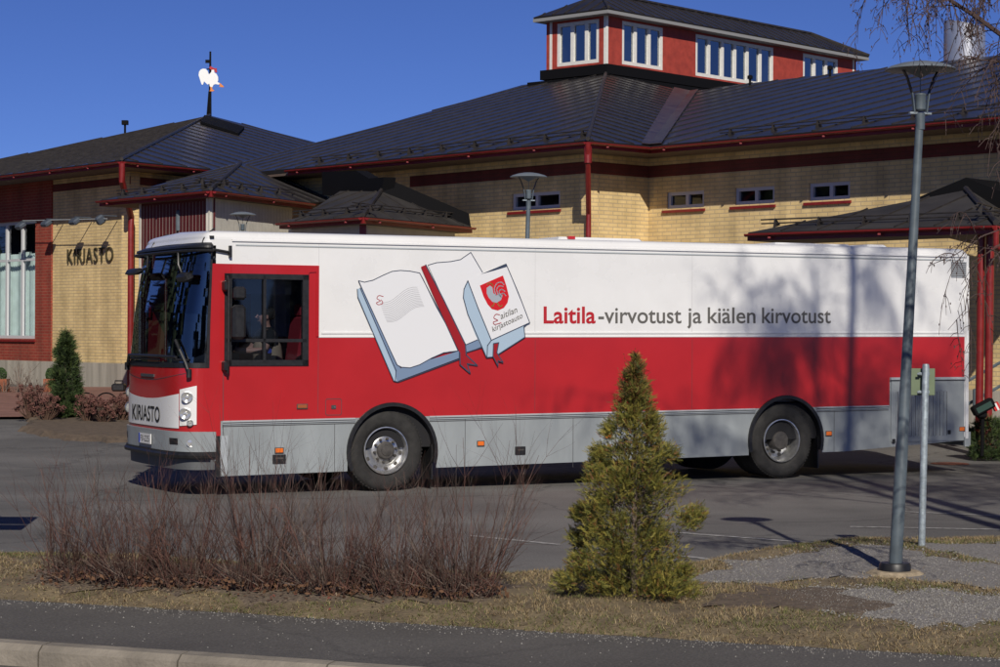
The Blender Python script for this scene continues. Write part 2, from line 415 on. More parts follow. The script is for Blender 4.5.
M_gravel=mat('gravel_grit',(.12,.11,.105),.95,alt=(.27,.255,.24),nscale=45,bump=.9,bscale=60,detail=3)
M_dirt=mat('bare_soil',(.075,.055,.038),.95,alt=(.13,.095,.065),nscale=8,bump=.8,bscale=30)
M_mulch=mat('leaf_mulch',(.07,.050,.036),.95,alt=(.19,.145,.10),nscale=26,bump=1,bscale=50,detail=4)
GP=[]
GP.append(patch('gravel',[(790,592),(850,585),(930,592),(1080,600),(1080,627),(990,626),(910,624),(850,612),(800,603)],M_gravel,.008))
GP.append(patch('gravel',[(690,580),(735,561),(795,552),(850,547),(895,548),(960,562),(1080,566),(1080,590),(1000,588),(930,582),(880,574),(800,579),(740,582)],M_gravel,.009))
GP.append(patch('dirt_track',[(700,600),(760,588),(840,590),(900,606),(860,612),(800,610),(740,610)],M_dirt,.012))
GP.append(patch('gravel',[(925,545),(1000,543),(1080,545),(1080,562),(985,560),(945,553)],M_gravel,.012))
MU=patch('mulch',[(20,572),(120,562),(260,566),(400,572),(515,580),(520,595),(430,605),(280,600),(120,592),(30,588)],M_mulch,.010)
# loose stones on the gravel
g=MB()
def stone(g,X,Y,z,s,m=0):
    a=random.random()*6.28; pts=[]
    for k in range(4): pts.append((X+s*math.cos(a+k*1.57)*random.uniform(.6,1.1),Y+s*math.sin(a+k*1.57)*random.uniform(.6,1.1),z-.003))
    t=(X,Y,z+s*random.uniform(.4,.8)); i=len(g.v); g.v+=pts+[t]
    for k in range(4): g.f.append((i+k,i+(k+1)%4,i+4)); g.m.append(m)
for pi,cnt in ((0,12000),(1,9000),(3,3000)):
    P=GP[pi]; x0=min(p[0] for p in P); x1=max(p[0] for p in P); y0=min(p[1] for p in P); y1=max(p[1] for p in P); c=0
    while c<cnt:
        X=random.uniform(x0,x1); Y=random.uniform(y0,y1); c+=1
        X2=X; Y2=Y
        if inpoly(X,Y,P): X+=random.gauss(0,.07); Y+=random.gauss(0,.10)
        if inpoly(X2,Y2,P) and vergez(X,Y): stone(g,X,Y,(vergez(X,Y) or 0)+.009,random.uniform(.004,.012),random.choice((0,0,1,2,2)))
for c in range(5200):   # grit washed up along the car park edge
    p=random.uniform(-5,9); q=interp(bq,p)+random.gauss(.02,.16); v=PQ(p,q); stone(g,v.x,v.y,(vergez(v.x,v.y) or 0)+.004,random.uniform(.004,.010),random.choice((0,1,2,2)))
for c in range(2600):   # grit along the path edge and strewn on the path
    p=random.uniform(-4,9); q=1.72-abs(random.gauss(0,.16)) if c<2250 else random.uniform(.1,1.7); v=PQ(p,q)
    stone(g,v.x,v.y,.006,random.uniform(.004,.009),random.choice((0,1,2)))
tag(g.build('gravel_stones',[mat('stone_a',(.19,.18,.165),.9),mat('stone_b',(.27,.26,.24),.9),mat('stone_c',(.12,.11,.10),.9)]),'loose light grey stones strewn on the verge and footpath edge','gravel',kind='stuff')
# painted lines
M_line=mat('road_paint_white',(.42,.41,.39),.8,alt=(.14,.135,.13),nscale=14)
for k,(a,b_) in enumerate([((600,527),(888,549)),((470,536),(560,545)),((672,555),(738,563)),((850,527),(1060,531)),((905,512),(1060,519))]):
    A=onz(*a,0); B=onz(*b_,0); d=(B-A); n=12; g=MB(); s=Vector((-d.y,d.x,0)).normalized()*.045
    for i in range(n):
        P0=A+d*i/n; P1=A+d*(i+1)/n; e=Vector((0,0,.005)); g.face([P0-s+e,P1-s+e,P1+s+e,P0+s+e])
    tag(g.build('road_marking',M_line),kind='structure')
g=MB(); c=gnd(950,464); g.lathe([(0,.012),(.28,.012),(.3,.004)],c,n=24); tag(g.build('drain_cover',mat('rusty_iron',(.17,.055,.03),.8,noise=.3,nscale=15)),'rusty round drain cover in the asphalt behind the bus tail','drain cover')
# brick paving by the library and the planting bed
def sheet(name,corners,m,n=24,dz=.05):
    g=MB(); idx=[]
    for i in range(n+1):
        row=[]
        for j in range(n+1):
            a=corners[0].lerp(corners[1],j/n); b_=corners[3].lerp(corners[2],j/n); v=a.lerp(b_,i/n)
            g.v.append((v.x,v.y,terrain(v.x,v.y)+dz)); row.append(len(g.v)-1)
        idx.append(row)
    for i in range(n):
        for j in range(n): g.f.append((idx[i][j],idx[i][j+1],idx[i+1][j+1],idx[i+1][j])); g.m.append(0)
    o=g.build(name,m,smooth=True); tag(o,kind='structure'); return o
pa=gnd(-120,419); pb=gnd(60,418); pc=gnd(210,414)
M_pave=mat('red_pavers',(.20,.10,.075),.9,noise=.18,nscale=2.2,bump=.3,bscale=30)
sheet('pavement',[gnd(-160,420),gnd(260,418),gnd(300,390),gnd(-160,388)],M_pave,dz=.06)
patch('planting_bed',[(20,428),(30,419),(90,416),(150,414),(235,414),(240,430),(150,436),(60,434)],M_dirt,.09,base=.2)

# =================================================================== BUS
BO=onz(387,491.5,0); BD=(onz(783,479.0,0)-BO); BD.z=0; BD.normalize(); BN=Vector((-BD.y,BD.x,0))
bus=empty('library_bus',BO,'long red, white and grey mobile library bus parked across the car park','bus',rz=math.atan2(BD.y,BD.x))
def S(x,y,inw=0.0):
    p=onpl(x,y,BO+BN*inw,BN); d=p-BO; return d.dot(BD),d.z
def SV(x,y,off=0.0):   # point on the side skin, off = millimetres proud
    s,z=S(x,y); return Vector((s,-off,z))
S0=-2.27; S1=9.2; W=2.5; RV=Vector((0,-1,0))
rg=lambda s:.938+.0085*s
wr=lambda s:1.945+.005*s
rf=lambda s:3.135+.0035*s
def sk(s):
    if s<7.0: return .275+.0125*s
    return .3625+(s-7.0)*.055
RA=.61; WX=(.07,6.02); WZ=(.50,.54)
def archz(s):
    for c,zc in zip(WX,WZ):
        if abs(s-c)<RA: return zc+math.sqrt(RA*RA-(s-c)**2)
    return None
br=set([S0,S1,-.935,-2.14,-1.10,-2.2,7.0,7.79,9.13,-.92])
for c,zc in zip(WX,WZ):
    for a in range(0,181,6): br.add(round(c-RA*math.cos(R(a)),4))
for k in range(24): br.add(round(S0+(S1-S0)*k/24,3))
br=sorted(br)
# materials 0 white 1 red 2 grey 3 black
body=MB()
win=(-2.14,-1.10,1.62,2.70)
ZV=lambda s:1.36 if s>7.79 else rg(s)    # the radiator cover panel rises into the red at the tail
for side in (0,1):
    y=0 if side==0 else W
    for a,b in zip(br,br[1:]):
        if b-a<1e-4: continue
        mid=(a+b)/2; az=archz(mid)
        def lo(s):
            if az is None: return sk(s)
            t=archz(s)
            return t if t is not None else WZ[0 if s<3 else 1]
        top_=rf
        segs=[]
        if mid<-.935: # cab
            redtop=lambda s:2.83
            L=[(lo,rg,2),(rg,lambda s:win[2],1),(lambda s:win[2],lambda s:win[3],1),(lambda s:win[3],redtop,1),(redtop,top_,0)]
            if mid<-2.2: L[0]=(lambda s:.44,lambda s:.74,2); L[1]=(lambda s:.74,lambda s:win[2],1)
            if win[0]<mid<win[1]: L.pop(2)
        elif mid>7.79 and mid<9.13:
            L=[(lo,lambda s:1.40,2),(lambda s:1.40,wr,1),(wr,top_,0)]
        elif mid>9.13:
            L=[(lambda s:sk(s)+.02,top_,0)]
        else:
            L=[(lo,rg,2),(rg,wr,1),(wr,top_,0)]
        for f0,f1,m in L:
            za,zb,zc,zd=f0(a),f0(b),f1(b),f1(a)
            if az is not None and f0 is lo:
                za=min(za,zd) if za>zd else za; zb=min(zb,zc) if zb>zc else zb
            if az is not None and f0 is rg and lo(mid)>rg(mid):
                za=max(lo(a),rg(a)); zb=max(lo(b),rg(b))
            if zd-za<1e-4 and zc-zb<1e-4: continue
            q=[(a,y,za),(b,y,zb),(b,y,zc),(a,y,zd)]
            if side: q=q[::-1]
            body.face(q,m)
# roof: swept section with rounded edges
sec=[]
for k in range(0,7):
    a=R(90*k/6); sec.append((.13-.13*math.cos(a),.105*math.sin(a)))
sec=[(0,0)]+sec[1:]
full=[(y,z) for y,z in sec]+[(W/2,.135)]+[(W-y,z) for y,z in reversed(sec)]
ss=[S0]+frange(-1.9,S1-.12,24)+[S1-.06,S1-.02,S1]
dr=[0]*(len(ss)-3)+[.01,.035,.08]
for i in range(len(ss)-1):
    for k in range(len(full)-1):
        (y0,z0),(y1,z1)=full[k],full[k+1]
        A=(ss[i],y0,rf(ss[i])+max(0,z0-dr[i])); B=(ss[i+1],y0,rf(ss[i+1])+max(0,z0-dr[i+1]))
        C=(ss[i+1],y1,rf(ss[i+1])+max(0,z1-dr[i+1])); D=(ss[i],y1,rf(ss[i])+max(0,z1-dr[i]))
        body.face([A,B,C,D],0)
# rear wall
zb=sk(S1)+.02
body.face([(S1,0,zb),(S1,W,zb),(S1,W,rf(S1)),(S1,0,rf(S1))],0)
body.face([(S1,y,rf(S1)+max(0,z-.08)) for y,z in full],0)
body.build('body_shell',[M_white,M_red,M_grey,M_black],bus,smooth=True)
# chassis and inner bulkhead
g=MB()
g.box((3.9,W/2,.80),(10.4,W-.16,.5)) ; g.box((3.0,W/2,.50),(3.6,W-.9,.25)); g.box((8.0,W/2,.62),(2.2,W-.5,.35))
g.box((-1.6,W/2,.55),(1.1,W-.3,.2)); g.tube([(WX[0],.3,.5),(WX[0],W-.3,.5)],.09,10); g.tube([(WX[1],.3,.53),(WX[1],W-.3,.53)],.12,10)
g.build('chassis',M_dark,bus)
g=MB(); g.box((-.35,W/2,2.05),(.06,W-.06,2.1),m=0); g.box((4.3,W/2,1.1),(9.4,W-.2,.06)); g.build('bulkhead',M_cabin,bus)
g=MB(); g.box((-1.35,W/2,1.02),(2.0,W-.1,.05)); g.build('cab_floor',M_cabin,bus)
# ---- front
PE=4.0
def bz(z):
    pts=[(.3,.44),(.8,.47),(1.5,.47),(2.2,.40),(3.1,.22),(3.3,.02)]
    return interp(pts,z)
def FP(a,z,off=0.0,db=0):
    r=R(a); u=math.copysign(abs(math.sin(r))**(2/PE),a); f=(max(0,math.cos(r)))**(2/PE) if abs(a)<89.99 else 0
    b=bz(z)+db
    # outward normal approx
    r2=R(max(-88,min(88,a))); nx=-(abs(math.cos(r2))**(2-2/PE)); ny=math.copysign(abs(math.sin(r2))**(2-2/PE),a)
    l=math.hypot(nx,ny); 
    return Vector((S0-b*f+off*nx/l, W/2+W/2*u+off*ny/l, z))
def fpatch(g,a0,a1,zf0,zf1,off=0,m=0,n=24,k=6,db=0):
    fa=a0 if callable(a0) else None
    for i in range(n):
        for j in range(k):
            q=[]
            for ii,jj in ((i,j),(i+1,j),(i+1,j+1),(i,j+1)):
                a=a0+(a1-a0)*ii/n; z0=zf0(a) if callable(zf0) else zf0; z1=zf1(a) if callable(zf1) else zf1
                q.append(FP(a,z0+(z1-z0)*jj/k,off,db))
            g.face(q,m)
ust=lambda a: math.copysign(abs(math.sin(R(a)))**(2/PE),a)
g=MB(); fpatch(g,-90,90,.78,1.60,0,0,n=60); fpatch(g,-90,-87.5,1.60,2.83,0,0,n=2); fpatch(g,87.5,90,1.60,2.83,0,0,n=2)
g.build('front_panel',M_red,bus,smooth=True)
g=MB(); topc=lambda a:3.05+.03*(1-ust(a)**2)
fpatch(g,-90,90,topc,3.135,0,0,n=60,k=3)
# dome from front cap to the roof
N=60
for i in range(N):
    for j in range(6):
        q=[]
        for ii,jj in ((i,j),(i+1,j),(i+1,j+1),(i,j+1)):
            a=-90+180*ii/N; t=jj/6; p=FP(a,3.135); 
            yy=p.y; e=min(yy,W-yy); zt=rf(S0)+interp([(y,z) for y,z in sec]+[(W/2,.135)],max(0,e))
            zt=max(zt,3.135)
            ang=R(90*t); tgt=Vector((S0+.0,p.y,zt))
            x=p.x+(tgt.x-p.x)*(1-math.cos(ang)); z=p.z+(tgt.z-p.z)*math.sin(ang)
            q.append((x,p.y,z))
        g.face(q,0)
g.build('roof_cap',M_white,bus,smooth=True)
g=MB(); 
for a in (-62,18):
    g=MB(); g.strip([FP(a,3.04,.006),FP(a,3.13,.006)],.02,(-1,0,0))
    p=FP(a,3.135,.006); g.tube([FP(a,3.05,.004),FP(a,3.13,.004),Vector((p.x+.06,p.y+.02,3.20)),Vector((S0+.02,p.y+.05,3.262))],.011,6); g.build('cap_seam',M_black,bus)
g=MB(); g.box(FP(-84,3.15,.0),(.05,.04,.035)); g.build('side_camera',M_black,bus)
# windscreen with black rim, visor
g=MB(); fpatch(g,-87.6,87.6,lambda a:1.62-.03*ust(a)**2,topc,.004,0,n=60,k=14); g.build('windscreen',M_wscreen,bus,smooth=True)
g=MB()
fpatch(g,-88.4,-86.2,1.58,3.06,.008,0,n=2,k=10); fpatch(g,86.2,88.4,1.58,3.06,.008,0,n=2,k=10)
fpatch(g,-88.4,88.4,1.565,1.625,.008,0,n=60,k=1); fpatch(g,-88.4,88.4,2.99,lambda a:topc(a)+.012,.008,0,n=60,k=2)
g.build('windscreen_rim',M_black,bus,smooth=True)
g=MB()
N=40
for i in range(N):
    for (o0,z0),(o1,z1) in (((.01,3.085),(.17,3.045)),((.17,3.045),(.175,3.02)),((.175,3.02),(.01,3.05))):
        q=[]
        for ii,(o,z) in ((i,(o0,z0)),(i+1,(o0,z0)),(i+1,(o1,z1)),(i,(o1,z1))):
            a=-86+172*ii/N; k=.55+.45*math.cos(R(a))**.5; q.append(FP(a,z,.01+(o-.01)*k*.75))
        g.face(q)
g.tube([FP(a,2.985,.13) for a in range(-84,85,6)],.018,6)
v=FP(-88,3.0,.03); g.tube([FP(-84,2.985,.13),v,(S0+.16,-.03,2.97)],.018,6); g.box((S0+.17,-.03,2.98),(.03,.05,.14))
g.build('sun_visor',M_black,bus,smooth=True)
# mirrors hung from the visor bar
def mirror(a,pts,c,size,rotz=0):
    g=MB(); g.tube(pts,.014,6); g.box(c,size,Matrix.Rotation(rotz,3,'Z')@Matrix.Rotation(R(-25),3,'Y'),bev=.03); return g.build('mirror',M_black,bus,smooth=True)
q=FP(4,2.97,.13); mirror(0,[q,q+Vector((-.01,0,-.15)),q+Vector((-.04,.10,-.19))],q+Vector((-.07,.36,-.20)),(.12,.52,.07))
q=FP(-26,2.97,.13); mirror(0,[q,q+Vector((.0,-.01,-.15)),q+Vector((.02,-.08,-.25))],q+Vector((.0,-.26,-.31)),(.12,.36,.11))
# side mirror on its rod
g=MB(); xr=-2.15
g.tube([(xr,-.10,1.50),(xr,-.13,1.66),(xr,-.13,2.62),(xr,-.08,2.68)],.014,6)
for z in (1.585,2.56): g.box((xr-.01,-.04,z),(.07,.16,.13),bev=.02)
g.build('mirror_rod',M_black,bus)
g=MB(); g.box((xr+.12,-.17,2.47),(.16,.10,.16),bev=.03); g.build('mirror',M_black,bus)
g=MB(); g.box((xr+.11,-.17,2.12),(.17,.12,.42),bev=.035); g.build('mirror',M_black,bus)
# bumper
g=MB(); fpatch(g,-90,90,.55,.79,.035,0,n=60,k=3); fpatch(g,-90,90,.79,.792,.0,0,n=60,k=1)
for i in range(60):
    a,b_=-90+3*i,-87+3*i; g.face([FP(a,.79,.035),FP(b_,.79,.035),FP(b_,.79,-.02),FP(a,.79,-.02)])
g.build('bumper',M_grey,bus,smooth=True)
g=MB(); fpatch(g,-90,90,.49,.55,.055,0,n=60,k=2)
for z in (.49,.55):
    for i in range(60):
        a,b_=-90+3*i,-87+3*i; g.face([FP(a,z,.055),FP(b_,z,.055),FP(b_,z,-.02),FP(a,z,-.02)])
g.tube([FP(a,.50,.05) for a in range(-88,89,4)],.035,6)
g.build('bumper_strip',M_black,bus,smooth=True)
g=MB(); fpatch(g,-90,90,.33,.49,.0,0,n=60,k=2); g.build('bumper_apron',mat('apron_dark_grey',(.09,.095,.10),.6),bus,smooth=True)
g=MB(); g.box((-2.235,-.004,.49),(.05,.02,.50)); g.box((-2.155,-.002,.5),(.09,.008,.48),m=1); g.build('corner_seam',[M_black,M_lgrey],bus)
# badge panel
g=MB()
curve=lambda a:1.17+.11*ust(a)**2
fpatch(g,-46,46,.83,curve,.010,0,n=40,k=4); g.build('name_panel',M_white,bus,smooth=True)
o=place_text('KIRJASTO',.225,FP(0,0).lerp(FP(0,0),0)+Vector((-.018-0,0,0)),(0,-1,0),(0,0,1),name='lettering',m=M_black) if False else None
xk=S0-.47-.016
b_=S0-.47-.014
place_text('KIRJASTO',.27,(b_,W/2+.62,.885),(0,-1,0),(0,0,1),width=1.18,m=M_black,name='name_lettering',parent=bus,bold=.004)
# front grooves
g=MB(); fpatch(g,-58,58,lambda a:1.45-.05*(1-ust(a)**2)*1.0+.06*ust(a)**2,lambda a:1.457-.05*(1-ust(a)**2)+.06*ust(a)**2,.003,0,n=40,k=1)
g.box((S0-.475,W/2-.02,1.455),(.02,.55,.035)); g.build('front_groove',M_groove,bus)
# headlamps
for sg in (-1,1):
    g=MB(); 
    aa,ab=(-47.5,-76) if sg<0 else (47.5,76)
    fpatch(g,aa,ab,lambda a:.86+.02*abs(a-47*sg)/29,lambda a:1.30+.05*abs(a-47*sg)/29,.014,0,n=12,k=8); 
    h=g.build('headlamp',M_white,bus,smooth=True)
    g=MB()
    for a,z,r in ((sg*61,1.21,.064),(sg*58,1.01,.066),(sg*66,.90,.036)):
        c=FP(a,z,.034); nrm=(FP(a,z,.1)-FP(a,z,0)).normalized()
        g.lathe([(r*1.12,-.01),(r*1.12,.008),(r,.010),(r*.95,.004),(r*.6,-.004),(r*.3,-.012),(r*.28,.004),(0.001,.008)],c,nrm,20,mfun=lambda k:1 if k>1 else 0)
    g.build('lamp_lens',[M_steel,M_lamp],h,smooth=True)
# plate
g=MB(); g.box((S0-.47-.045,W/2-.05,.665),(.012,.50,.125),m=0); g.box((S0-.47-.053,W/2+.175,.665),(.004,.045,.12),m=1)
pl=g.build('number_plate',[M_white,M_blue],bus)
place_text('FIJ-225',.11,(S0-.47-.0525,W/2+.13,.628),(0,-1,0),(0,0,1),width=.38,m=M_black,name='plate_lettering',parent=pl)
g=MB(); c=FP(-66,.66,.036); g.lathe([(.05,-.01),(.05,.006),(.04,.002),(.001,.008)],c,FP(-66,.66,1)-FP(-66,.66,0),16); g.build('fog_lamp',M_lamp,bus)
for a0_,a1_ in ((-45,-30),(28,42)): g=MB(); fpatch(g,a0_,a1_,.63,.71,.037,0,n=4,k=1); g.build('bumper_step',M_black,bus)
# wipers
for a0,a1,a2 in ((38,6,-30),(-64,-46,-20)):
    g=MB(); p0=FP(a0,1.47,.05); p1=FP(a1,1.66,.07)
    if a0>0: pts=[FP(50,1.55,.05),FP(20,1.70,.06),FP(-10,1.70,.05),FP(-40,1.69,.04)]
    else: pts=[FP(-64,1.50,.05),FP(-58,1.62,.06),FP(-46,1.78,.05),FP(-36,1.90,.04)]
    g.tube(pts,.02,6); g.tube([FP(a,1.66+.0*a,.03) for a in ((48,30,10,-10) if a0>0 else (-62,-55,-45,-36))],.014,6)
    g.tube([pts[0]+Vector((0,0,-.05)),pts[0]+Vector((0,0,.05))],.035,8)
    g.build('wiper',M_black,bus)
# ---- driver's window
g=MB(); y=-.012
x0,x1,z0,z1=win
for (a,b_,c,d) in ((x0-.02,x1+.03,z0-.03,z0+.04),(x0-.02,x1+.03,z1-.05,z1+.015),(x0-.02,x0+.07,z0-.03,z1+.01),(x1-.05,x1+.03,z0-.03,z1+.01),(-1.665,-1.63,z0,z1),(x0,x1,z0+.26,z0+.30)):
    g.box(((a+b_)/2,.008,(c+d)/2),(b_-a,.05,d-c))
wf=g.build('window_frame',M_black,bus)
g=MB(); g.face([(x0,.02,z0),(x1,.02,z0),(x1,.02,z1),(x0,.02,z1)]); g.build('window_glass',M_bglass,wf)
g=MB(); g.prism([(-2.08,-.002,2.83),(-.935,-.002,2.83),(-.935,-.002,1.95),(-.97,-.002,1.95),(-.97,-.002,2.75),(-1.06,-.002,2.745),(-1.08,-.002,2.715),(-2.08,-.002,2.715)][::-1],(0,-.012,0)); 
g.build('window_surround',M_red,bus)
g=MB()
def seam(s0,z0,s1,z1,wd=.007): g.strip([(s0,0,z0),(s1,0,z1)],wd,RV,.0025)
for x in (465,): pass
def vs(x,ya,yb,wd=.007): 
    s,z=S(x,(ya+yb)/2); za=S(x,ya)[1]; zb_=S(x,yb)[1]; seam(s,za,s,zb_,wd)
for x in (465,573): vs(x,418,467)
vs(334.5,424,472); vs(834,455-44,452)
for x,ya,yb in ((535,339,411),(692,339,409)): vs(x,ya,yb,.004)
seam(-2.17,.28,-2.17,1.6); seam(-.937,1.0,-.937,1.95,.005)
g.build('panel_seam',M_groove,bus)
g=MB()
for x in (535,692): 
    s,z=S(x,300); g.strip([(s,0,wr(s)+.06),(s,0,rf(s))],.005,RV,.002)
s,z=S(319,250); g.strip([(s,0,2.84),(s,0,3.13)],.005,RV,.002)
g.build('panel_joint',mat('faint_joint',(.5,.5,.52),.5),bus)
# rub rails and gutters
def rail(name,f,s0,s1,h,d,m,m2=None):
    g=MB(); n=30
    for i in range(n):
        a=s0+(s1-s0)*i/n; b_=s0+(s1-s0)*(i+1)/n
        g.face([(a,-d,f(a)),(b_,-d,f(b_)),(b_,-d,f(b_)+h),(a,-d,f(a)+h)],0)
        g.face([(a,-d,f(a)+h),(b_,-d,f(b_)+h),(b_,.0,f(b_)+h+.008),(a,.0,f(a)+h+.008)],0)
        g.face([(a,.0,f(a)-.006),(b_,.0,f(b_)-.006),(b_,-d,f(b_)),(a,-d,f(a))],0)
    g.build(name,m,bus)
rail('drip_rail',lambda s:rf(s)-.022,S0+.2,S1-.05,.016,.02,M_white)
rail('drip_rail',lambda s:rf(s)-.075,S0+.25,S1-.1,.010,.008,M_lgrey)
rail('belt_rail',lambda s:wr(s)+.045,-.90,S1-.08,.018,.012,M_white)
rail('belt_rail',lambda s:wr(s)+.0,-.93,S1-.08,.012,.006,M_white)
for a,b_ in ((-2.18,WX[0]-RA+.10),(WX[0]+RA-.10,WX[1]-RA+.10),(WX[1]+RA-.10,7.77)):
    rail('skirt_rail',lambda s:rg(s)-.042,a,b_,.036,.016,M_lgrey)
    g=MB(); 
    for i in range(10):
        p=a+(b_-a)*i/10; q=a+(b_-a)*(i+1)/10
        g.face([(p,-.0175,rg(p)-.030),(q,-.0175,rg(q)-.030),(q,-.0175,rg(q)-.018),(p,-.0175,rg(p)-.018)]); g.face([(p,-.003,rg(p)-.072),(q,-.003,rg(q)-.072),(q,-.003,rg(q)-.062),(p,-.003,rg(p)-.062)])
    g.build('rail_groove',M_groove,bus)
# wheel arches
for c,zc in zip(WX,WZ):
    g=MB(); pts=[]; n=30
    for i in range(n+1):
        a=R(-22+224*i/n); 
        z=zc+RA*math.sin(a); x=c+RA*math.cos(a)
        if z<sk(x)-.01: continue
        pts.append(a)
    for a,b_ in zip(pts,pts[1:]):
        for (r0,y0),(r1,y1) in (((RA+.015,.0),(RA+.012,-.03)),((RA+.012,-.03),(RA-.035,-.03)),((RA-.035,-.03),(RA-.035,.5))):
            P=lambda r,y,t:(c+r*math.cos(t),y,zc+r*math.sin(t))
            g.face([P(r0,y0,a),P(r0,y0,b_),P(r1,y1,b_),P(r1,y1,a)])
    g.face([(c+RA*math.cos(R(t)),.5,zc+RA*math.sin(R(t))) for t in range(-20,201,10)])
    g.build('wheel_arch',M_black,bus,smooth=True)
    g=MB(); g.box((c+.565,.2,.36),(.02,.34,.45)); g.build('mud_flap',M_black,bus)
# wheels
def wheel(c,zc,rear,far=False):
    y0=(.045 if not far else W-.045); sgn=1 if not far else -1
    w_=bpy.data.objects.new('wheel',None); COL.objects.link(w_); w_.parent=bus; w_.location=(c,y0,zc); w_.empty_display_size=.2
    if far: w_.rotation_euler=(0,0,math.pi)
    r=.515; g=MB(); wid=.29
    prof=[(.30,.03),(.33,.0),(.36,-.012),(.42,-.018),(.465,-.012),(.49,.005),(.508,.03)]
    for k in range(7): prof+= [(.515,.045+k*.031),(.515,.062+k*.031),(.505,.064+k*.031),(.505,.074+k*.031)]
    prof+=[(.50,wid),(.47,wid+.02),(.30,wid)]
    g.lathe(prof,(0,0,0),'Y',72)
    # tread blocks
    for k in range(72):
        a=2*math.pi*k/72; p=Vector((math.cos(a)*.511,.04,math.sin(a)*.511)); g.box(p,(.018,.03,.012),Matrix.Rotation(-a+R(90),3,'Y'))
    if rear: g.lathe([(.3,wid+.05),(.46,wid+.04),(.51,wid+.08),(.51,wid+.26),(.3,wid+.3)],(0,0,0),'Y',48)
    g.build('tyre',M_rubber,w_,smooth=True)
    g=MB()
    if not rear:
        g.lathe([(.285,.14),(.29,.02),(.302,.0),(.300,-.012),(.288,-.014),(.280,.0),(.272,.04),(.262,.075),(.235,.085),(.205,.07),(.19,.045),(.17,.03),(.10,.028)],(0,0,0),'Y',56)
    else:
        g.lathe([(.285,.14),(.29,.02),(.302,.0),(.300,-.012),(.288,-.014),(.280,.0),(.272,.06),(.258,.10),(.255,.16),(.235,.185),(.16,.18),(.12,.17)],(0,0,0),'Y',56)
    g.build('rim',M_steel,w_,smooth=True)
    g=MB()
    if not rear:
        g.lathe([(.115,.05),(.115,-.005),(.10,-.02),(.07,-.022),(.066,-.03),(.03,-.036),(.001,-.036)],(0,0,0),'Y',32)
        for k in range(10): a=2*math.pi*k/10+.15; g.lathe([(.018,.04),(.018,.0),(.013,-.012),(.001,-.014)],(math.cos(a)*.148,0,math.sin(a)*.148),'Y',8)
        for k in range(10): a=2*math.pi*(k+.5)/10+.15; g.lathe([(.027,.076),(.001,.0755)],(math.cos(a)*.238,0,math.sin(a)*.238),'Y',12)
    else:
        g.lathe([(.13,.18),(.13,.03),(.115,.01),(.05,.0),(.001,.0)],(-.0,0,.0),'Y',32)
        for k in range(10): a=2*math.pi*k/10+.15; g.lathe([(.018,.18),(.018,.14),(.001,.135)],(math.cos(a)*.168,0,math.sin(a)*.168),'Y',8)
        for k in range(8): a=2*math.pi*(k+.5)/8; g.lathe([(.030,.175),(.001,.174)],(math.cos(a)*.218,0,math.sin(a)*.218),'Y',12)
    g.build('hub',M_hub,w_,smooth=True)
for far in (False,True):
    wheel(WX[0]-.07+.0 if not far else WX[0]-.07,.515,False,far); wheel(WX[1]-.04,.53,True,far)
# side lamps, flap, hatch
def lens(x,y,w_,h,m=M_amber,nm='marker_lamp',d=.018):
    s,z=S(x,y); g=MB(); g.box((s,-d/2,z),(w_+.02,d*.6,h+.02),m=1,bev=.004); g.box((s,-d*.7,z),(w_,d,h),m=0,bev=.006); return g.build(nm,[m,M_hub],bus)
lens(302,406.5,.125,.045,mat('brown_amber_lens',(.32,.09,.03),.3)); lens(279,450.5,.10,.055); lens(480.5,443.5,.09,.055); lens(828.5,433.5,.09,.055); lens(961.5,429,.09,.055); lens(608,436,.09,.055)
g=MB()
for x,y,ww,hh in ((279,459,.17,.11),(520,450.5,.15,.105)):
    s,z=S(x,y); g=MB(); g.box((s,-.008,z),(ww,.02,hh),bev=.004); g.box((s,-.018,z+.01),(ww*.6,.01,.02),m=1); g.build('flush_handle',[M_black,M_hub],bus)
s,z=S(333.5,407); g=MB()
rr=[(-.09,-.10),(.09,-.10),(.105,-.085),(.105,.085),(.09,.10),(-.09,.10),(-.105,.085),(-.105,-.085),(-.09,-.10)]
g.strip([(s+a,0,z+b_) for a,b_ in rr],.007,RV,.003); g.box((s,-.004,z),(.06,.014,.045)); g.box((s+.01,-.012,z),(.02,.006,.008),Matrix.Rotation(R(35),3,'Y'),m=1); g.build('filler_flap',[M_groove,M_steel],bus)
# radiator cover
g=MB(); sa,za=S(890,379); sb,zb_=S(966,443)
g.box(((7.80+9.12)/2,-.006,.0+ .93),(1.30,.016,.90),m=0); 
g.box(((7.80+9.12)/2,-.014,1.385),(1.33,.03,.035),m=1); g.box(((7.80+9.12)/2,-.004,1.355),(1.33,.03,.012),m=2)
vg=g.build('service_hatch',[M_grey,M_lgrey,M_groove],bus)
g=MB(); s0_,zt=S(896,391); s1_,zb2=S(945,436)
for i in range(15):
    s=s0_+(s1_-s0_)*i/14; g.box((s,-.016,(zt+zb2)/2),(.020,.012,zt-zb2),m=0); g.box((s+.017,-.014,(zt+zb2)/2),(.012,.008,zt-zb2-.02),m=1)
g.build('louvre',[M_grey,M_groove],vg)
g=MB()
for x,y in ((893,441),(948.5,432)): s,z=S(x,y); g.box((s,-.018,z),(.05,.02,.06),bev=.005)
g.build('hatch_latch',M_black,vg)
g=MB(); sa,za=S(951,262); sb,zb_=S(966,277)
for i in range(9): z=zb_+(za-zb_)*i/8; g.box(((sa+sb)/2,-.008,z),(sb-sa,.014,.010),m=0)
g.box(((sa+sb)/2,-.001,(za+zb_)/2),(sb-sa,.004,za-zb_),m=1); g.build('air_grille',[M_lgrey,mat('grille_shadow_grey',(.22,.22,.23),.7)],bus)
g=MB(); g.box((S1-.03,-.01,1.75),(.055,.024,2.5),bev=.008); g.build('corner_trim',M_white,bus)
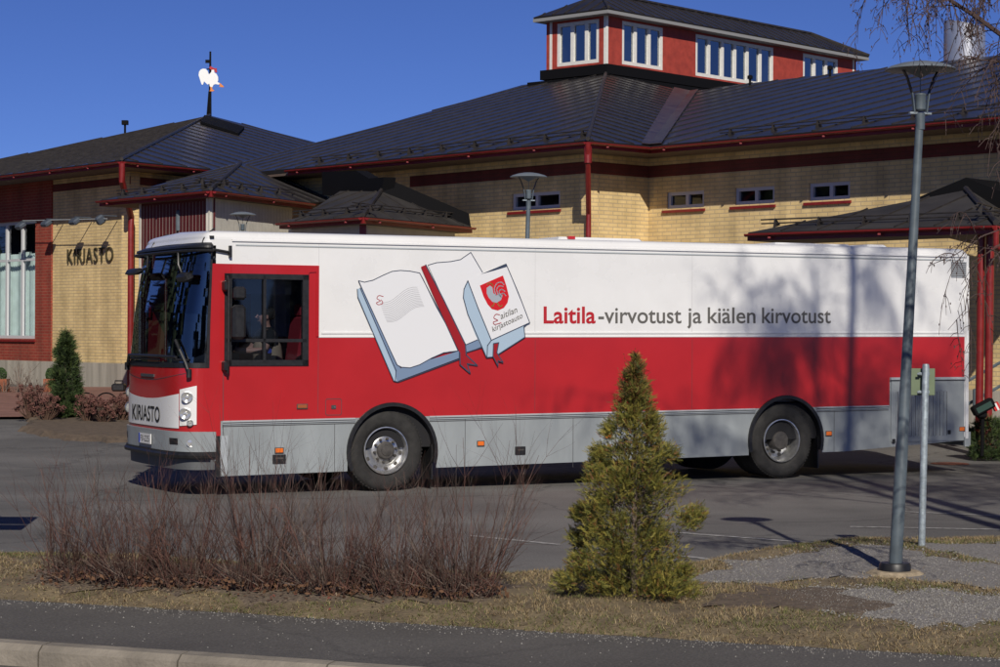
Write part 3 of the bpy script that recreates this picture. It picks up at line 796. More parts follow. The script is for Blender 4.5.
g=MB(); g.box((S1-.03,-.0,.46),(.08,.03,.14)); g.box((S1+.04,W/2,.5),(.1,W-.1,.2)); g.build('rear_bumper',M_grey,bus)
# roof hatches
for xa,xb,inw,h in ((559,643,.55,.075),(776,852,.55,.07),(868,888,.45,.07)):
    s0_=S(xa,240,inw)[0]; s1_=S(xb,240,inw)[0]; g=MB(); z=rf((s0_+s1_)/2)+.105
    g.box(((s0_+s1_)/2,inw+.35,z+h/2-.02),(s1_-s0_,.7,h),bev=.03); g.build('roof_hatch',M_white,bus)
s0_=S(565,240,.75)[0]; g=MB(); g.box((s0_-.02,.54,rf(s0_)+.15),(.10,.05,.04)); g.build('hatch_lamp',M_red,bus)
# livery: the two books, as vinyl layers on the side
ZX=lambda u,v:(340+u/4.17,240+v/4.17)
def decal(name,pts,m,lay,raw=False):
    g=MB(); P=[SV(*(q if raw else ZX(*q)),.0135+.0012*lay) for q in pts]; 
    g.face(P); return g.build(name,m,bus)
def crom(L,n=5):
    P=[L[0]]+list(L)+[L[-1]]; out=[]
    for i in range(1,len(P)-2):
        a,b,c,d=P[i-1:i+3]
        for k in range(n):
            t=k/n; out.append(tuple(.5*(2*b[q]+(c[q]-a[q])*t+(2*a[q]-5*b[q]+4*c[q]-d[q])*t*t+(3*b[q]-a[q]-3*c[q]+d[q])*t**3) for q in (0,1)))
    return out+[P[-2]]
def ink(name,lines,wd,m,lay):
    g=MB()
    if name in ('initial_curl','arms_graphic'): lines=[crom(L) for L in lines]
    for L in lines: g.strip([SV(*ZX(*q),0) for q in L],wd,RV,.0135+.0012*lay)
    return g.build(name,m,bus)
top1=[(75,170),(100,176),(135,168),(180,146),(215,131),(250,127),(290,130),(330,138)]
decal('book_graphic',[(70,205),(82,200),(245,535),(240,592),(222,588),(215,575),(72,238)],M_lblue,0)
decal('book_graphic',[(82,200),(90,205),(250,535),(470,470),(495,462),(495,492),(235,590),(228,545)],M_mblue,1)
decal('book_graphic',[(520,440),(580,412),(600,440),(520,472)],M_mblue,1)
decal('page_graphic',top1+[(365,205),(430,330),(490,462),(455,464),(430,470),(380,492),(330,520),(290,533),(262,532),(238,520),(155,345)],mat('vinyl_white',(.70,.71,.73),.4),2)
decal('page_graphic',[(365,105),(400,95),(460,90),(500,82),(543,52),(600,150),(640,300),(640,420),(575,415),(520,438),(440,270)],MATS['vinyl_white'],2)
ink('book_outline',[top1+[(365,205),(430,330),(490,462)],[(75,170),(155,345),(235,520),(250,530),(290,533),(330,520),(380,492),(430,470),(490,462)],[(70,205),(72,238),(222,588),(240,592),(495,497),(495,462)],[(82,200),(232,545),(228,590)],[(330,138),(345,165),(400,280),(470,405),(497,460)],[(365,105),(400,95),(460,90),(500,82),(543,52)],[(543,52),(592,135)],[(520,438),(580,412)],[(520,470),(600,445)]],.011,M_navy,3)
g=MB()
for k in range(13):
    L=[]
    for j in range(9):
        t=j/8; u=175+t*155+k*3.6+ (0); v=262-65*t+k*6.2+12*math.sin(t*6.28)*.9-(0 if k else 0); L.append(SV(*ZX(u-10+k*-1.2,v+8*math.sin(k*.2)),0))
    g.strip(L,.0045,RV,.0135+.0036)
g.build('page_lines',mat('line_grey',(.35,.35,.37),.5),bus)
curl=[(178,236),(160,232),(152,244),(166,254),(150,262),(158,270),(176,264),(170,250)]
ink('initial_curl',[curl],.009,M_textred,3)
decal('ribbon_graphic',[(335,112),(355,104),(430,250),(520,435),(524,480),(570,523),(528,516),(540,556),(498,520),(497,470),(455,380),(390,240)],mat('ribbon_red',(.30,.010,.014),.4),4)
ink('ribbon_outline',[[(355,104),(430,250),(520,435),(524,480),(570,523),(528,516),(540,556),(498,520),(497,470)]],.016,M_navy,5)
decal('cover_graphic',[(530,170),(518,190),(511,240),(530,310),(560,390),(608,490),(640,487),(632,420)],M_lblue,5)
decal('cover_graphic',[(628,420),(775,348),(762,362),(768,405),(700,450),(640,487),(612,490),(610,460)],M_lblue,6)
decal('cover_graphic',[(530,170),(582,142),(690,104),(788,345),(628,418)],MATS['vinyl_white'],7)
ink('cover_outline',[[(530,170),(575,290),(628,418),(788,345),(740,220),(690,102)],[(530,170),(514,205),(511,240),(530,310),(608,490),(640,487),(768,405),(764,362),(776,350)],[(628,418),(612,440),(610,488)]],.012,M_navy,8)
decal('cover_edge_graphic',[(583,143),(690,98),(692,112),(640,128)],M_navy,8)
decal('shield_graphic',[(580,190),(676,148),(690,190),(701,235),(695,262),(680,283),(655,294),(630,288),(612,268),(595,235)],mat('vinyl_red',(.55,.01,.015),.4),9)
M_coat=mat('arms_grey',(.33,.37,.42),.5)
decal('arms_graphic',[(608,200),(622,190),(632,198),(636,222),(650,230),(664,222),(674,232),(668,250),(650,262),(632,258),(616,240),(608,222)],M_coat,10)
ink('arms_graphic',[[(648,232),(640,205),(650,182),(668,176),(680,186)],[(658,232),(650,208),(660,192),(676,194)],[(664,236),(660,216),(670,206),(684,214)],[(668,240),(668,228),(678,222),(688,232)]],.012,M_coat,10)
ink('arms_graphic',[[(610,186),(618,180),(630,184),(634,192)],[(640,262),(634,276),(628,274)],[(652,262),(664,278),(672,272)]],.012,mat('arms_gold',(.30,.22,.05),.5),10)
# slanted words on the second book
def side_text(t,size,xy0,xy1,m,nm,off=.0135+.0012*11,**k):
    A=SV(*xy0,off); B=SV(*xy1,off); X=(B-A); L=X.length; X.normalize(); Y=Vector((0,-1,0)).cross(X); Y=-Y if Y.z<0 else Y
    return place_text(t,size,A,X,Y,width=L,m=m,name=nm,parent=bus,**k)
side_text('aitilan',.115,ZX(668,330),ZX(738,300),M_text,'book_lettering',shear=.25)
side_text('kirjastoauto',.10,ZX(634,383),ZX(760,323),M_text,'book_lettering',shear=.2)
ink('initial_curl',[[(662,312),(646,310),(638,325),(654,335),(636,342),(642,352),(668,345)]],.009,M_textred,11)
g=MB()
decal('bookmark_graphic',[(636,432),(658,428),(650,470),(676,510),(655,503),(655,526),(634,485)],MATS['ribbon_red'],12)
ink('bookmark_outline',[[(636,432),(658,428),(650,470),(676,510),(655,503),(655,526),(634,485),(636,432)]],.013,M_navy,13)
side_text('Laitila',.31,(543.5,323),(595.5,323),M_textred,'slogan_lettering',off=.004,bold=.006)
for t_,xa_,xb_ in (('-virvotust',598.2,681.3),('ja',687,701.5),('kiälen',707.6,755.4),('kirvotust',761.9,830.7)): side_text(t_,.31,(xa_,323),(xb_,323.05),M_text,'slogan_lettering',off=.004,bold=.003)
# ---- cab interior
g=MB()
for yy in (.55,):
    g.box((-1.25,yy,1.45),(.5,.5,.14),bev=.05); g.box((-1.0,yy,1.85),(.13,.5,.75),Matrix.Rotation(R(8),3,'Y'),bev=.05); g.box((-.96,yy,2.28),(.1,.26,.18),bev=.03); g.box((-1.2,yy,1.2),(.3,.3,.35))
g.build('seat',M_redcloth,bus)
g=MB(); g.box((-2.28,W/2,1.36),(.5,W-.35,.5),bev=.08); g.box((-2.15,.55,1.66),(.35,.55,.12),Matrix.Rotation(R(-20),3,'Y'),bev=.03); g.build('dashboard',M_cabin,bus)
g=MB(); RW=Matrix.Rotation(R(-60),3,'Y'); c=Vector((-1.93,.55,1.80)); g.tube([c+RW@Vector((.23*math.cos(R(t)),.23*math.sin(R(t)),0)) for t in range(0,361,20)],.016,8)
for t in (90,210,330): g.tube([c,c+RW@Vector((.22*math.cos(R(t)),.22*math.sin(R(t)),0))],.012,6)
g.tube([c,c+Vector((-.15,0,-.3))],.03,8); g.build('steering_wheel',M_black,bus)
g=MB(); g.box((-.42,.95,2.15),(.05,.22,1.1)); g.build('interior_post',M_red,bus)
g=MB(); g.box((-1.4,W/2,2.9),(1.7,W-.12,.04)); g.box((-1.63,.42,2.56),(.98,.01,.17)); g.build('headlining',mat('pale_lining',(.30,.32,.33),.8),bus)
# door on the far side: dark pane
g=MB(); g.box((-1.6,W+.004,1.75),(1.0,.02,1.9)); g.build('entrance_door',M_cabin,bus)

# ---- driver (a seated person, inside the bus)
def BW(s,y,z): return BO+BD*s+BN*y+Vector((0,0,z))
def ensure_skin(me):
    import bmesh
    bm=bmesh.new(); bm.from_mesh(me); bm.verts.layers.skin.verify(); bm.to_mesh(me); bm.free()
def skin_body(name,joints,edges,m,parent=None,sub=2):
    me=bpy.data.meshes.new(name); me.from_pydata([j[0] for j in joints],edges,[]); ensure_skin(me)
    o=bpy.data.objects.new(name,me); COL.objects.link(o); o.modifiers.new('s','SKIN')
    for i,j in enumerate(joints):
        d=me.skin_vertices[0].data[i]; d.radius=(j[1],j[1] if len(j)<3 else j[2]); d.use_root=(i==0)
    s2=o.modifiers.new('b','SUBSURF'); s2.levels=s2.render_levels=sub
    dg=bpy.context.evaluated_depsgraph_get(); dg.update(); nm=bpy.data.meshes.new_from_object(o.evaluated_get(dg)); bpy.data.objects.remove(o)
    nm.materials.clear(); nm.materials.append(m); nm.polygons.foreach_set('use_smooth',[True]*len(nm.polygons))
    ob=bpy.data.objects.new(name,nm); COL.objects.link(ob); ob.parent=parent; return ob
per=empty('person',BW(-1.40,.50,1.50),'driver in black top and beige vest seated behind the bus side window','person',rz=math.atan2(BD.y,BD.x))
# local frame: -x forward, z up, seat at z=0
J=[((0,0,.09),.15,.13),((-.02,0,.28),.13,.12),((-.03,0,.44),.15,.12),((-.03,0,.52),.06),((-.04,0,.57),.05),((-.07,0,.64),.07),((-.07,0,.73),.088),
   ((-.04,-.19,.49),.058),((-.16,-.25,.27),.048),((-.42,-.16,.27),.035),((-.52,-.12,.30),.028),
   ((-.04,.19,.49),.058),((-.16,.25,.27),.048),((-.42,.16,.27),.035),((-.52,.12,.30),.028),
   ((-.08,-.10,.06),.085),((-.45,-.12,.06),.065),((-.50,-.12,-.38),.045),((-.60,-.12,-.43),.035),
   ((-.08,.10,.06),.085),((-.45,.12,.06),.065),((-.50,.12,-.38),.045),((-.60,.12,-.43),.035)]
Ed=[(0,1),(1,2),(2,3),(3,4),(4,5),(5,6),(2,7),(7,8),(8,9),(9,10),(2,11),(11,12),(12,13),(13,14),(0,15),(15,16),(16,17),(17,18),(0,19),(19,20),(20,21),(21,22)]
skin_body('body',J,Ed,M_skin,per)
sh=[((0,0,.08),.165,.145),((-.02,0,.28),.147,.135),((-.03,0,.45),.168,.135),((-.035,0,.50),.11),((-.04,0,.585),.068),((-.04,-.19,.48),.078),((-.13,-.24,.33),.066),((-.04,.19,.48),.078),((-.13,.24,.33),.066)]
skin_body('shirt',sh,[(0,1),(1,2),(2,3),(3,4),(2,5),(5,6),(2,7),(7,8)],M_shirt,per)
ve=[((0,0,.03),.20,.20),((-.02,0,.18),.20,.20),((-.03,0,.32),.19,.20),((-.03,0,.42),.15,.16)]
skin_body('vest',ve,[(0,1),(1,2),(2,3)],M_vest,per)
skin_body('hair',[((-.05,0,.79),.085,.09),((-.01,0,.74),.10,.10),((.02,0,.64),.07,.085)],[(0,1),(1,2)],M_hair,per)
skin_body('trousers',[((0,0,.05),.15,.12),((-.08,-.10,.06),.1),((-.45,-.12,.06),.08),((-.50,-.12,-.36),.06),((-.08,.10,.06),.1),((-.45,.12,.06),.08),((-.50,.12,-.36),.06)],[(0,1),(1,2),(2,3),(0,4),(4,5),(5,6)],M_shirt,per)
g=MB(); g.lathe([(.001,.0),(.035,.0),(.035,.006)],(-.08,-.215,.27),(0,-1,.1),16); g.build('badge',M_blue,per)
g=MB()
for sy in (-1,1):
    for k in range(4):
        o=Vector((-.53,sy*.12,.31)); g.tube([o,o+Vector((-.05,-.012*sy+ (k-1.5)*.016,.03)),o+Vector((-.07,(k-1.5)*.016,.0)),o+Vector((-.05,(k-1.5)*.016,-.02))],[.010,.009,.008,.007],6)
    g.tube([o,o+Vector((-.02,-sy*.04,.03)),o+Vector((-.05,-sy*.05,.03))],[.011,.010,.008],6)
for sy in (-1,1): g.box((-.152,sy*.032,.70),(.012,.022,.010))
g.tube([(-.15,0,.72),(-.178,0,.685),(-.15,0,.675)],[.008,.014,.008],6); g.box((-.145,0,.645),(.01,.045,.010))
for sy in (-1,1): g.box((-.06,sy*.09,.69),(.03,.015,.05),bev=.006)
g.build('hands_and_face',M_skin,per)

# =================================================================== LIBRARY BUILDING
UP=Vector((0,0,1))
LIB=Vector((-5,56,.4))
lib=empty('library_building',LIB,'yellow brick public library with dark metal hip roofs and a red glazed lantern on top','building')
def hdir(a,b): d=Vector(b)-Vector(a); d.z=0; return d.normalized()
def vn(d): return Vector((-d.y,d.x,0))
def plane_from(P,e,inward,pitch):
    """roof plane through P along e, rising towards inward"""
    up=inward*math.cos(R(pitch))+UP*math.sin(R(pitch)); n=e.cross(up).normalized(); return (P,n if n.z>0 else -n,up)
def clip_line(P,d,poly,n):
    """intersections of the line P+t d with polygon in its plane"""
    s=n.cross(d); ts=[]
    for a,b in zip(poly,poly[1:]+poly[:1]):
        da=(a-P).dot(s); db=(b-P).dot(s)
        if (da>0)!=(db>0):
            t=da/(da-db); ts.append((a+(b-a)*t-P).dot(d))
    ts.sort(); return ts
def roof_face(name,poly,parent=lib,up=None,spacing=.6,thick=.10,m=None,ridge=True,edges=()):
    poly=[Vector(p) for p in poly]; n=(poly[1]-poly[0]).cross(poly[2]-poly[0]).normalized(); n=n if n.z>0 else -n
    g=MB(); g.prism(poly,-n*thick,0)
    o=g.build(name,m or M_roof,parent,LIB if parent is lib else parent.location)
    if up is None: up=(UP-n*UP.dot(n)).normalized()
    e=n.cross(up); c=poly[0]; lo=min((p-c).dot(e) for p in poly); hi=max((p-c).dot(e) for p in poly)
    g=MB(); t=lo+spacing*.5
    while t<hi:
        P=c+e*t; ts=clip_line(P,up,poly,n)
        for a,b in zip(ts[::2],ts[1::2]):
            if b-a>.15:
                A=P+up*(a+.01); B=P+up*(b-.01); sx=e*.011; h=n*.026
                g.prism([A-sx,A+sx,A+sx+h,A-sx+h],(B-A),0)
        t+=spacing
    for a,b in edges: g.tube([Vector(a)+n*.03,Vector(b)+n*.03],.05,6)
    g.build('roof_seam',M_rib,o,LIB)
    return o,n,up
def gutter(pts,parent=lib,org=None,depth=.13,post=False):
    org=LIB if org is None else org; g=MB(); pts=[Vector(p) for p in pts]
    for a,b in zip(pts,pts[1:]):
        d=(b-a).normalized(); s=Vector((d.y,-d.x,0)); s=s if s.y<0 else -s
        g.prism([a+s*.02,a+s*.02+UP*depth,a-s*.03+UP*depth,a-s*.03],b-a)
        prof=[s*(.085+.05*math.cos(R(t)))+UP*(depth-.012+.05*math.sin(R(t))) for t in (180,210,240,270,300,330,360)]
        for p,q in zip(prof,prof[1:]): g.face([a+p,b+p,b+q,a+q])
        g.face([a+p_ for p_ in prof]); g.face([b+p_ for p_ in prof[::-1]])
        L=(b-a).length; k=0.5
        while k<L: g.box(a+d*k+s*.09+UP*(depth-.085),(.05,.05,.03)); k+=2.2
    return g.build('gutter',M_gutter,parent,org,smooth=False)
def snow_guard(a,b,n,up,d0=.75,parent=lib,org=None,step=1.2):
    org=LIB if org is None else org
    g=MB(); a=Vector(a)+up*d0; b=Vector(b)+up*d0; L=(b-a).length; d=(b-a)/L
    for h in (.06,.13): g.tube([a+n*h,b+n*h],.013,6)
    k=.3
    while k<L:
        p=a+d*k; g.prism([p-up*.10,p+up*.12,p+n*.15,p-up*.02+n*.15],d*.02); k+=step
    return g.build('snow_guard',M_rib,parent,org)
def wall(name,A,B,z0,z1,holes=(),m=None,thick=.3,parent=lib,org=None,reveal=None,uoff=0):
    """vertical wall from A to B (outer face), outward on the camera side; holes=(s0,za,s1,zb)"""
    org=LIB if org is None else org; A=Vector(A); B=Vector(B); A.z=B.z=0; d=(B-A); L=d.length; d.normalize(); n=vn(d); n=n if n.dot(A-CAM)>0 else -n   # n points inwards
    xs=sorted(set([0,L]+[h[0] for h in holes]+[h[2] for h in holes])); zs=sorted(set([z0,z1]+[h[1] for h in holes]+[h[3] for h in holes])); g=MB()
    for x0,x1 in zip(xs,xs[1:]):
        for a,b in zip(zs,zs[1:]):
            if any(h[0]<=x0+1e-6 and x1<=h[2]+1e-6 and h[1]<=a+1e-6 and b<=h[3]+1e-6 for h in holes): continue
            P=lambda x,z:A+d*x+UP*z
            g.face([P(x0,a),P(x1,a),P(x1,b),P(x0,b)],0,[(x0+uoff,a),(x1+uoff,a),(x1+uoff,b),(x0+uoff,b)])
    for h in holes:
        x0,a,x1,b=h; P=lambda x,z,t:A+d*x+UP*z+n*t; T=.14
        for q,uv in (([P(x0,a,0),P(x0,b,0),P(x0,b,T),P(x0,a,T)],None),([P(x1,a,0),P(x1,b,0),P(x1,b,T),P(x1,a,T)],None),([P(x0,b,0),P(x1,b,0),P(x1,b,T),P(x0,b,T)],None),([P(x0,a,0),P(x1,a,0),P(x1,a,T),P(x0,a,T)],None)):
            g.face(q,0,[(0,q[0].z),(0,q[1].z),(T,q[2].z),(T,q[3].z)])
    # returns at both ends give the wall its thickness
    for x in (0,L):
        P=lambda z,t:A+d*x+UP*z+n*t; g.face([P(z0,0),P(z1,0),P(z1,thick),P(z0,thick)],0,[(0,z0),(0,z1),(thick,z1),(thick,z0)])
    P=lambda x,z:A+d*x+UP*z+n*(thick+.0)
    g.face([P(0,z1)-n*thick,P(L,z1)-n*thick,P(L,z1),P(0,z1)],0,[(0,0),(L,0),(L,thick),(0,thick)])
    return g.build(name,m,parent,org),A,d,n,L
def wcoord(x,y,A,d):
    p=onpl(x,y,A,vn(d)); return (p-A).dot(d),p.z
def window(A,d,n,h,mull,fm,gm=None,*,parent=lib,org=None,fw=.07,hbars=(),curtain=False,sill=None,depth=.10,room=1.2,room_m=None):
    org=LIB if org is None else org; x0,a,x1,b=h; g=MB(); P=lambda x,z,t:A+d*x+UP*z+n*t
    def bar(xa,xb,za,zb,t0=depth-.06,t1=depth+.01): g.prism([P(xa,za,t0),P(xb,za,t0),P(xb,zb,t0),P(xa,zb,t0)],n*(t1-t0))
    bar(x0,x0+fw,a,b); bar(x1-fw,x1,a,b); bar(x0+fw,x1-fw,a,a+fw); bar(x0+fw,x1-fw,b-fw,b)
    for t in mull: c=x0+(x1-x0)*t; bar(c-fw*.6,c+fw*.6,a+fw,b-fw)
    for t in hbars: c=a+(b-a)*t; bar(x0+fw,x1-fw,c-fw*.4,c+fw*.4,depth-.055,depth+.005)
    w_=g.build('window',fm,parent,org)
    g=MB(); g.face([P(x0+.02,a+.02,depth),P(x1-.02,a+.02,depth),P(x1-.02,b-.02,depth),P(x0+.02,b-.02,depth)]); g.build('pane',gm or M_wglass,w_,org)
    g=MB(); t0=depth+.03; t1=depth+room
    g.face([P(x0,a,t1),P(x1,a,t1),P(x1,b,t1),P(x0,b,t1)]); g.face([P(x0,a,t0),P(x0,b,t0),P(x0,b,t1),P(x0,a,t1)]); g.face([P(x1,a,t0),P(x1,b,t0),P(x1,b,t1),P(x1,a,t1)]); g.face([P(x0,b,t0),P(x1,b,t0),P(x1,b,t1),P(x0,b,t1)]); g.face([P(x0,a,t0),P(x1,a,t0),P(x1,a,t1),P(x0,a,t1)])
    g.build('room_behind',room_m or M_cabin,w_,org)
    if sill:
        g=MB(); g.prism([P(x0-.12,a-.01,.10),P(x1+.04,a-.01,.10),P(x1+.04,a-.04,-.05),P(x0-.12,a-.04,-.05)],UP*-.055); g.build('sill',sill,w_,org)
    if curtain:
        g=MB(); k=60
        for i in range(k):
            u0=x0+(x1-x0)*i/k; u1=x0+(x1-x0)*(i+1)/k; f=lambda u:depth+.16+.025*math.sin(u*38)+.015*math.sin(u*91)
            g.face([P(u0,a,f(u0)),P(u1,a,f(u1)),P(u1,b-.9-.05*(i%2),f(u1)),P(u0,b-.9-.05*(i%2),f(u0))])
        g.build('curtain',M_curtain,w_,org,smooth=True)
    return w_
def pipe(pts,r,m=M_gutter,nm='downpipe',parent=lib,org=None):
    g=MB(); g.tube(pts,r,12); return g.build(nm,m,parent,LIB if org is None else org,smooth=True)

# ---- main block -----------------------------------------------------
ZE=5.96
P1,P2,P3,P4=[onz(x,y,ZE) for x,y in ((293,175),(588,148),(650,153.5),(1000,124.2))]
e12=hdir(P1,P2); e23=hdir(P2,P3); e34=hdir(P3,P4)
P1e=P1-e12*5.5; P4e=P4+e34*14
in1=vn(e12); in1=in1 if in1.y>0 else -in1; in2=vn(e23); in2=in2 if in2.y>0 else -in2; in3=vn(e34); in3=in3 if in3.y>0 else -in3
ZG=UP*.17
Q1,Q2,Q3,Q4=[p+ZG for p in (P1e,P2,P3,P4e)]
_,n1,up1=plane_from(Q2,e12,in1,15.5)
H=onpl(606,74,Q2,n1); T=onpl(522,85,Q2,n1); V=onpl(299,134,Q2,n1)
V0=Q1+up1*((V-Q1).dot(up1))
roof1,n1,up1=roof_face('roof',[Q1,Q2,H,T,V0],spacing=.85,edges=[(Q2,H)])
n2=(Q3-Q2).cross(H-Q2).normalized(); n2=n2 if n2.z>0 else -n2
V3=onpl(690,92,Q2,n2)
roof2,_,up2=roof_face('roof',[Q2,Q3,V3,H],spacing=.62)
n3=(Q4-Q3).cross(V3-Q3).normalized(); n3=n3 if n3.z>0 else -n3
R1=onpl(738,84.5,Q3,n3); R2=onpl(1000,55,Q3,n3); R3=R2+(R2-R1).normalized()*14
roof3,_,up3=roof_face('roof',[Q3,Q4,R3,R2,R1,V3],spacing=1.0)
print('PITCH',[round(math.degrees(math.acos(n.z)),1) for n in (n1,n2,n3)],'H',H,'V',V,'R2',R2)
bk=Vector((.25,1,0)).normalized()*14-UP*4
for nm,pl in (('roof',[V0,T,T+bk,V0+bk]),('roof',[R1,R3,R3+bk,R1+bk])):
    g=MB(); g.prism(pl,UP*-.1); g.build(nm,M_roof,lib,LIB)
# valley flashing strip
g=MB(); a=Q3-e23*.28; b=Q3+e34*.35; va=V3+(H-V3).normalized()*.5; vb=V3+(R1-V3).normalized()*.25
g.prism([a+n2*.03,Q3+n2*.03,V3+n2*.03,va+n2*.03],n2*.02); g.prism([Q3+n3*.03,b+n3*.03,vb+n3*.03,V3+n3*.03],n3*.02); g.build('valley_flashing',mat('valley_metal',(.05,.04,.04),.36,noise=.5,nscale=3),roof3,LIB)
gutter([P1-e12*.2,P2,P3,P4e])
snow_guard(P1+ZG,P2+ZG-e12*.6,n1,up1,.65); snow_guard(Q3+e34*1.4,P4e+ZG,n3,up3,.75); 
# soffit and walls
OV=.95
def inset(pts,ins,o):
    """offset polyline inwards by o"""
    out=[]; 
    for i,p in enumerate(pts):
        if i==0: out.append(p+ins[0]*o)
        elif i==len(pts)-1: out.append(p+ins[-1]*o)
        else:
            a,b=ins[i-1],ins[i]; k=o/(1+a.dot(b)); out.append(p+(a+b)*k)
    return out
W1,W2,W3,W4=inset([P1e-e12*6,P2,P3,P4e],[in1,in2,in3],OV)
g=MB(); g.prism([P1e,P2,P3,P4e,W4+in3*.3,W3+in3*.3,W2+in1*.3,W1+in1*.3],UP*.06); g.build('soffit',mat('soffit_brown',(.10,.07,.055),.8),lib,LIB)
def mkholes(A,d,px):
    out=[]
    for x0,y0,x1,y1 in px:
        a=wcoord(x0,y1,A,d); b=wcoord(x1,y0,A,d); out.append((a[0],a[1],b[0],b[1]))
    return out
d12=hdir(W1,W2); A0=Vector((W1.x,W1.y,0)); hw=mkholes(A0,d12,[(512,190.5,560,210.5)])
_,A,d,n,L=wall('wall',W1,W2,.95,6.09,hw,M_brick); window(A,d,n,hw[0],[.5],M_gframe,sill=M_gutter,fw=.075)
def band(A,d,n,s0,s1,z0,z1,nm='brick_band',m=None,pr=.006):
    g=MB(); P=lambda s,z,t:A+d*s+UP*z-n*t; g.face([P(s0,z0,pr),P(s1,z0,pr),P(s1,z1,pr),P(s0,z1,pr)],0,[(s0,z0),(s1,z0),(s1,z1),(s0,z1)])
    g.face([P(s0,z1,pr),P(s1,z1,pr),P(s1,z1,0),P(s0,z1,0)],0,[(s0,z0),(s1,z0),(s1,z1),(s0,z1)]); g.face([P(s0,z0,pr),P(s0,z1,pr),P(s0,z1,0),P(s0,z0,0)],0,[(0,z0),(0,z1),(0,z1),(0,z0)])
    return g.build(nm,m or M_band,lib,LIB)
s410,_z=wcoord(410,180,A,d); zb0=wcoord(585,173.5,A,d)[1]; zb1=wcoord(585,161.5,A,d)[1]
band(A,d,n,s410,L,zb0,zb1)
_,A,d,n,L=wall('wall',W2,W3,.95,6.09,(),M_brick,uoff=.1); band(A,d,n,0,L,zb0,zb1)
A3=Vector((W3.x,W3.y,0)); d34=hdir(W3,W4); hw=mkholes(A3,d34,[(667,190.5,704,209),(735,185.5,774.5,205.5),(809,180.5,850,200.5)])
zt=sum(h[3] for h in hw)/3; zl=sum(h[1] for h in hw)/3; hw=[(h[0],zl,h[2],zt) for h in hw]
_,A,d,n,L=wall('wall',W3,W4,.95,6.09,hw,M_brick); band(A,d,n,0,L,zb0,zb1)
for h in hw: window(A,d,n,h,[.52],M_gframe,sill=M_gutter,fw=.075)
for a,b in ((W1,W2),(W2,W3),(W3,W4)):
    dd=hdir(a,b); nn=vn(dd); nn=nn if nn.y>0 else -nn; g=MB(); a_=Vector((a.x,a.y,0))-nn*.03; b_=Vector((b.x,b.y,0))-nn*.03; g.prism([a_,b_,b_+UP*.95,a_+UP*.95],nn*.3); g.build('plinth',M_conc,lib,LIB)
c=P2+UP*.1; w2=W2-(in1+in2)*.12; pipe([c+(in1+in2)*-.05,c-UP*.42,Vector((w2.x,w2.y,4.65)),Vector((w2.x,w2.y,4.3)),Vector((w2.x,w2.y,.1))],.06)
g=MB(); g.lathe([(.085,0),(.085,.3),(.06,.42)],c-UP*.42,(0,0,1),12); g.build('rain_hopper',M_gutter,lib,LIB)
# ---- lantern on the roof -------------------------------------------
yl=H.y-.2
EC=onY(608,12.8,yl); zl_=EC.z; EL=onz(533,22.4,zl_); ER=onz(869,60.5,zl_)
eL=hdir(EC,EL); eR=hdir(EC,ER); iL=eR; iR=eL
EB=EL+(ER-EC)
o=.38
WC=EC+eL*o+eR*o; WL=EL-eL*o+eR*o; WR=ER+eL*o-eR*o; WB=EB-eL*o-eR*o
zb=onY(607,71,yl+.4).z-1.3; zt=zl_+.02
def lw(A_,B_,px,mull):
    d_=hdir(A_,B_); a0=Vector((A_.x,A_.y,0)); hs=[(h[0],z0_,h[2],z1_) for h in mkholes(a0,d_,px)]
    _,A,d,n,L=wall('lantern_wall',A_,B_,zb,zt,hs,M_redwood,thick=.15)
    for h,mu in zip(hs,mull): window(A,d,n,h,mu,M_wframe,gm=M_lglass,fw=.11,depth=.07,room=1.6,room_m=M_cabin)
    for x in (0.04,L-.04): g=MB(); P=A+d*x-n*.012; g.prism([P-d*.05+UP*(zb+1.2),P+d*.05+UP*(zb+1.2),P+d*.05+UP*zt,P-d*.05+UP*zt],n*.02); g.build('corner_board',M_wframe,lib,LIB)
hR=mkholes(Vector((WC.x,WC.y,0)),hdir(WC,WR),[(622,28,663,64),(695.5,43,773.5,81),(803,62,838,76)])
d_=hdir(WC,WR); 
z1_=hR[0][3]; z0_=hR[0][1]
lw(WL,WC,[(557,27.5,599,62)],[[.36,.70]])
hR=[(h[0],z0_,h[2],z1_) for h in hR]
_,A,d,n,L=wall('lantern_wall',WC,WR,zb,zt,hR,M_redwood,thick=.15)
for h,mu in zip(hR,([.33,.67],[.17,.34,.5,.66,.83],[.33,.67])): window(A,d,n,h,mu,M_wframe,gm=M_lglass,fw=.11,depth=.07,room=1.6)
for x in (0.04,L-.04): g=MB(); P=A+d*x-n*.012; g.prism([P-d*.05+UP*(z0_-.3),P+d*.05+UP*(z0_-.3),P+d*.05+UP*zt,P-d*.05+UP*zt],n*.02); g.build('corner_board',M_wframe,lib,LIB)
wall('lantern_wall',WR,WB,zb,zt,(),M_redwood,thick=.15); wall('lantern_wall',WB,WL,zb,zt,(),M_redwood,thick=.15)
# black skirts below the windows
for k,(oo,zz,hh) in enumerate(((.22,z0_-.10,.30),(.50,z0_-.48,.28))):
    g=MB(); c0,c1,c2,c3=WC-eL*oo-eR*oo,WR-eL*oo+eR*oo,WB+eL*oo+eR*oo,WL+eL*oo-eR*oo
    q=[Vector((p.x,p.y,zz)) for p in (c0,c1,c2,c3)]; g.prism(q,UP*-hh); g.build('lantern_skirt',M_roofdark,lib,LIB)
g=MB(); L=(WR-WC).length
k=.2
while k<L: p=WC-eL*.62+eR*k; g.box(Vector((p.x,p.y,z0_-.72)),(.16,.16,.14)); k+=.95
k=.2
while k<(WL-WC).length: p=WC-eR*.62+eL*k; g.box(Vector((p.x,p.y,z0_-.72)),(.16,.16,.14)); k+=.75
g.build('skirt_bracket',M_roofdark,lib,LIB)
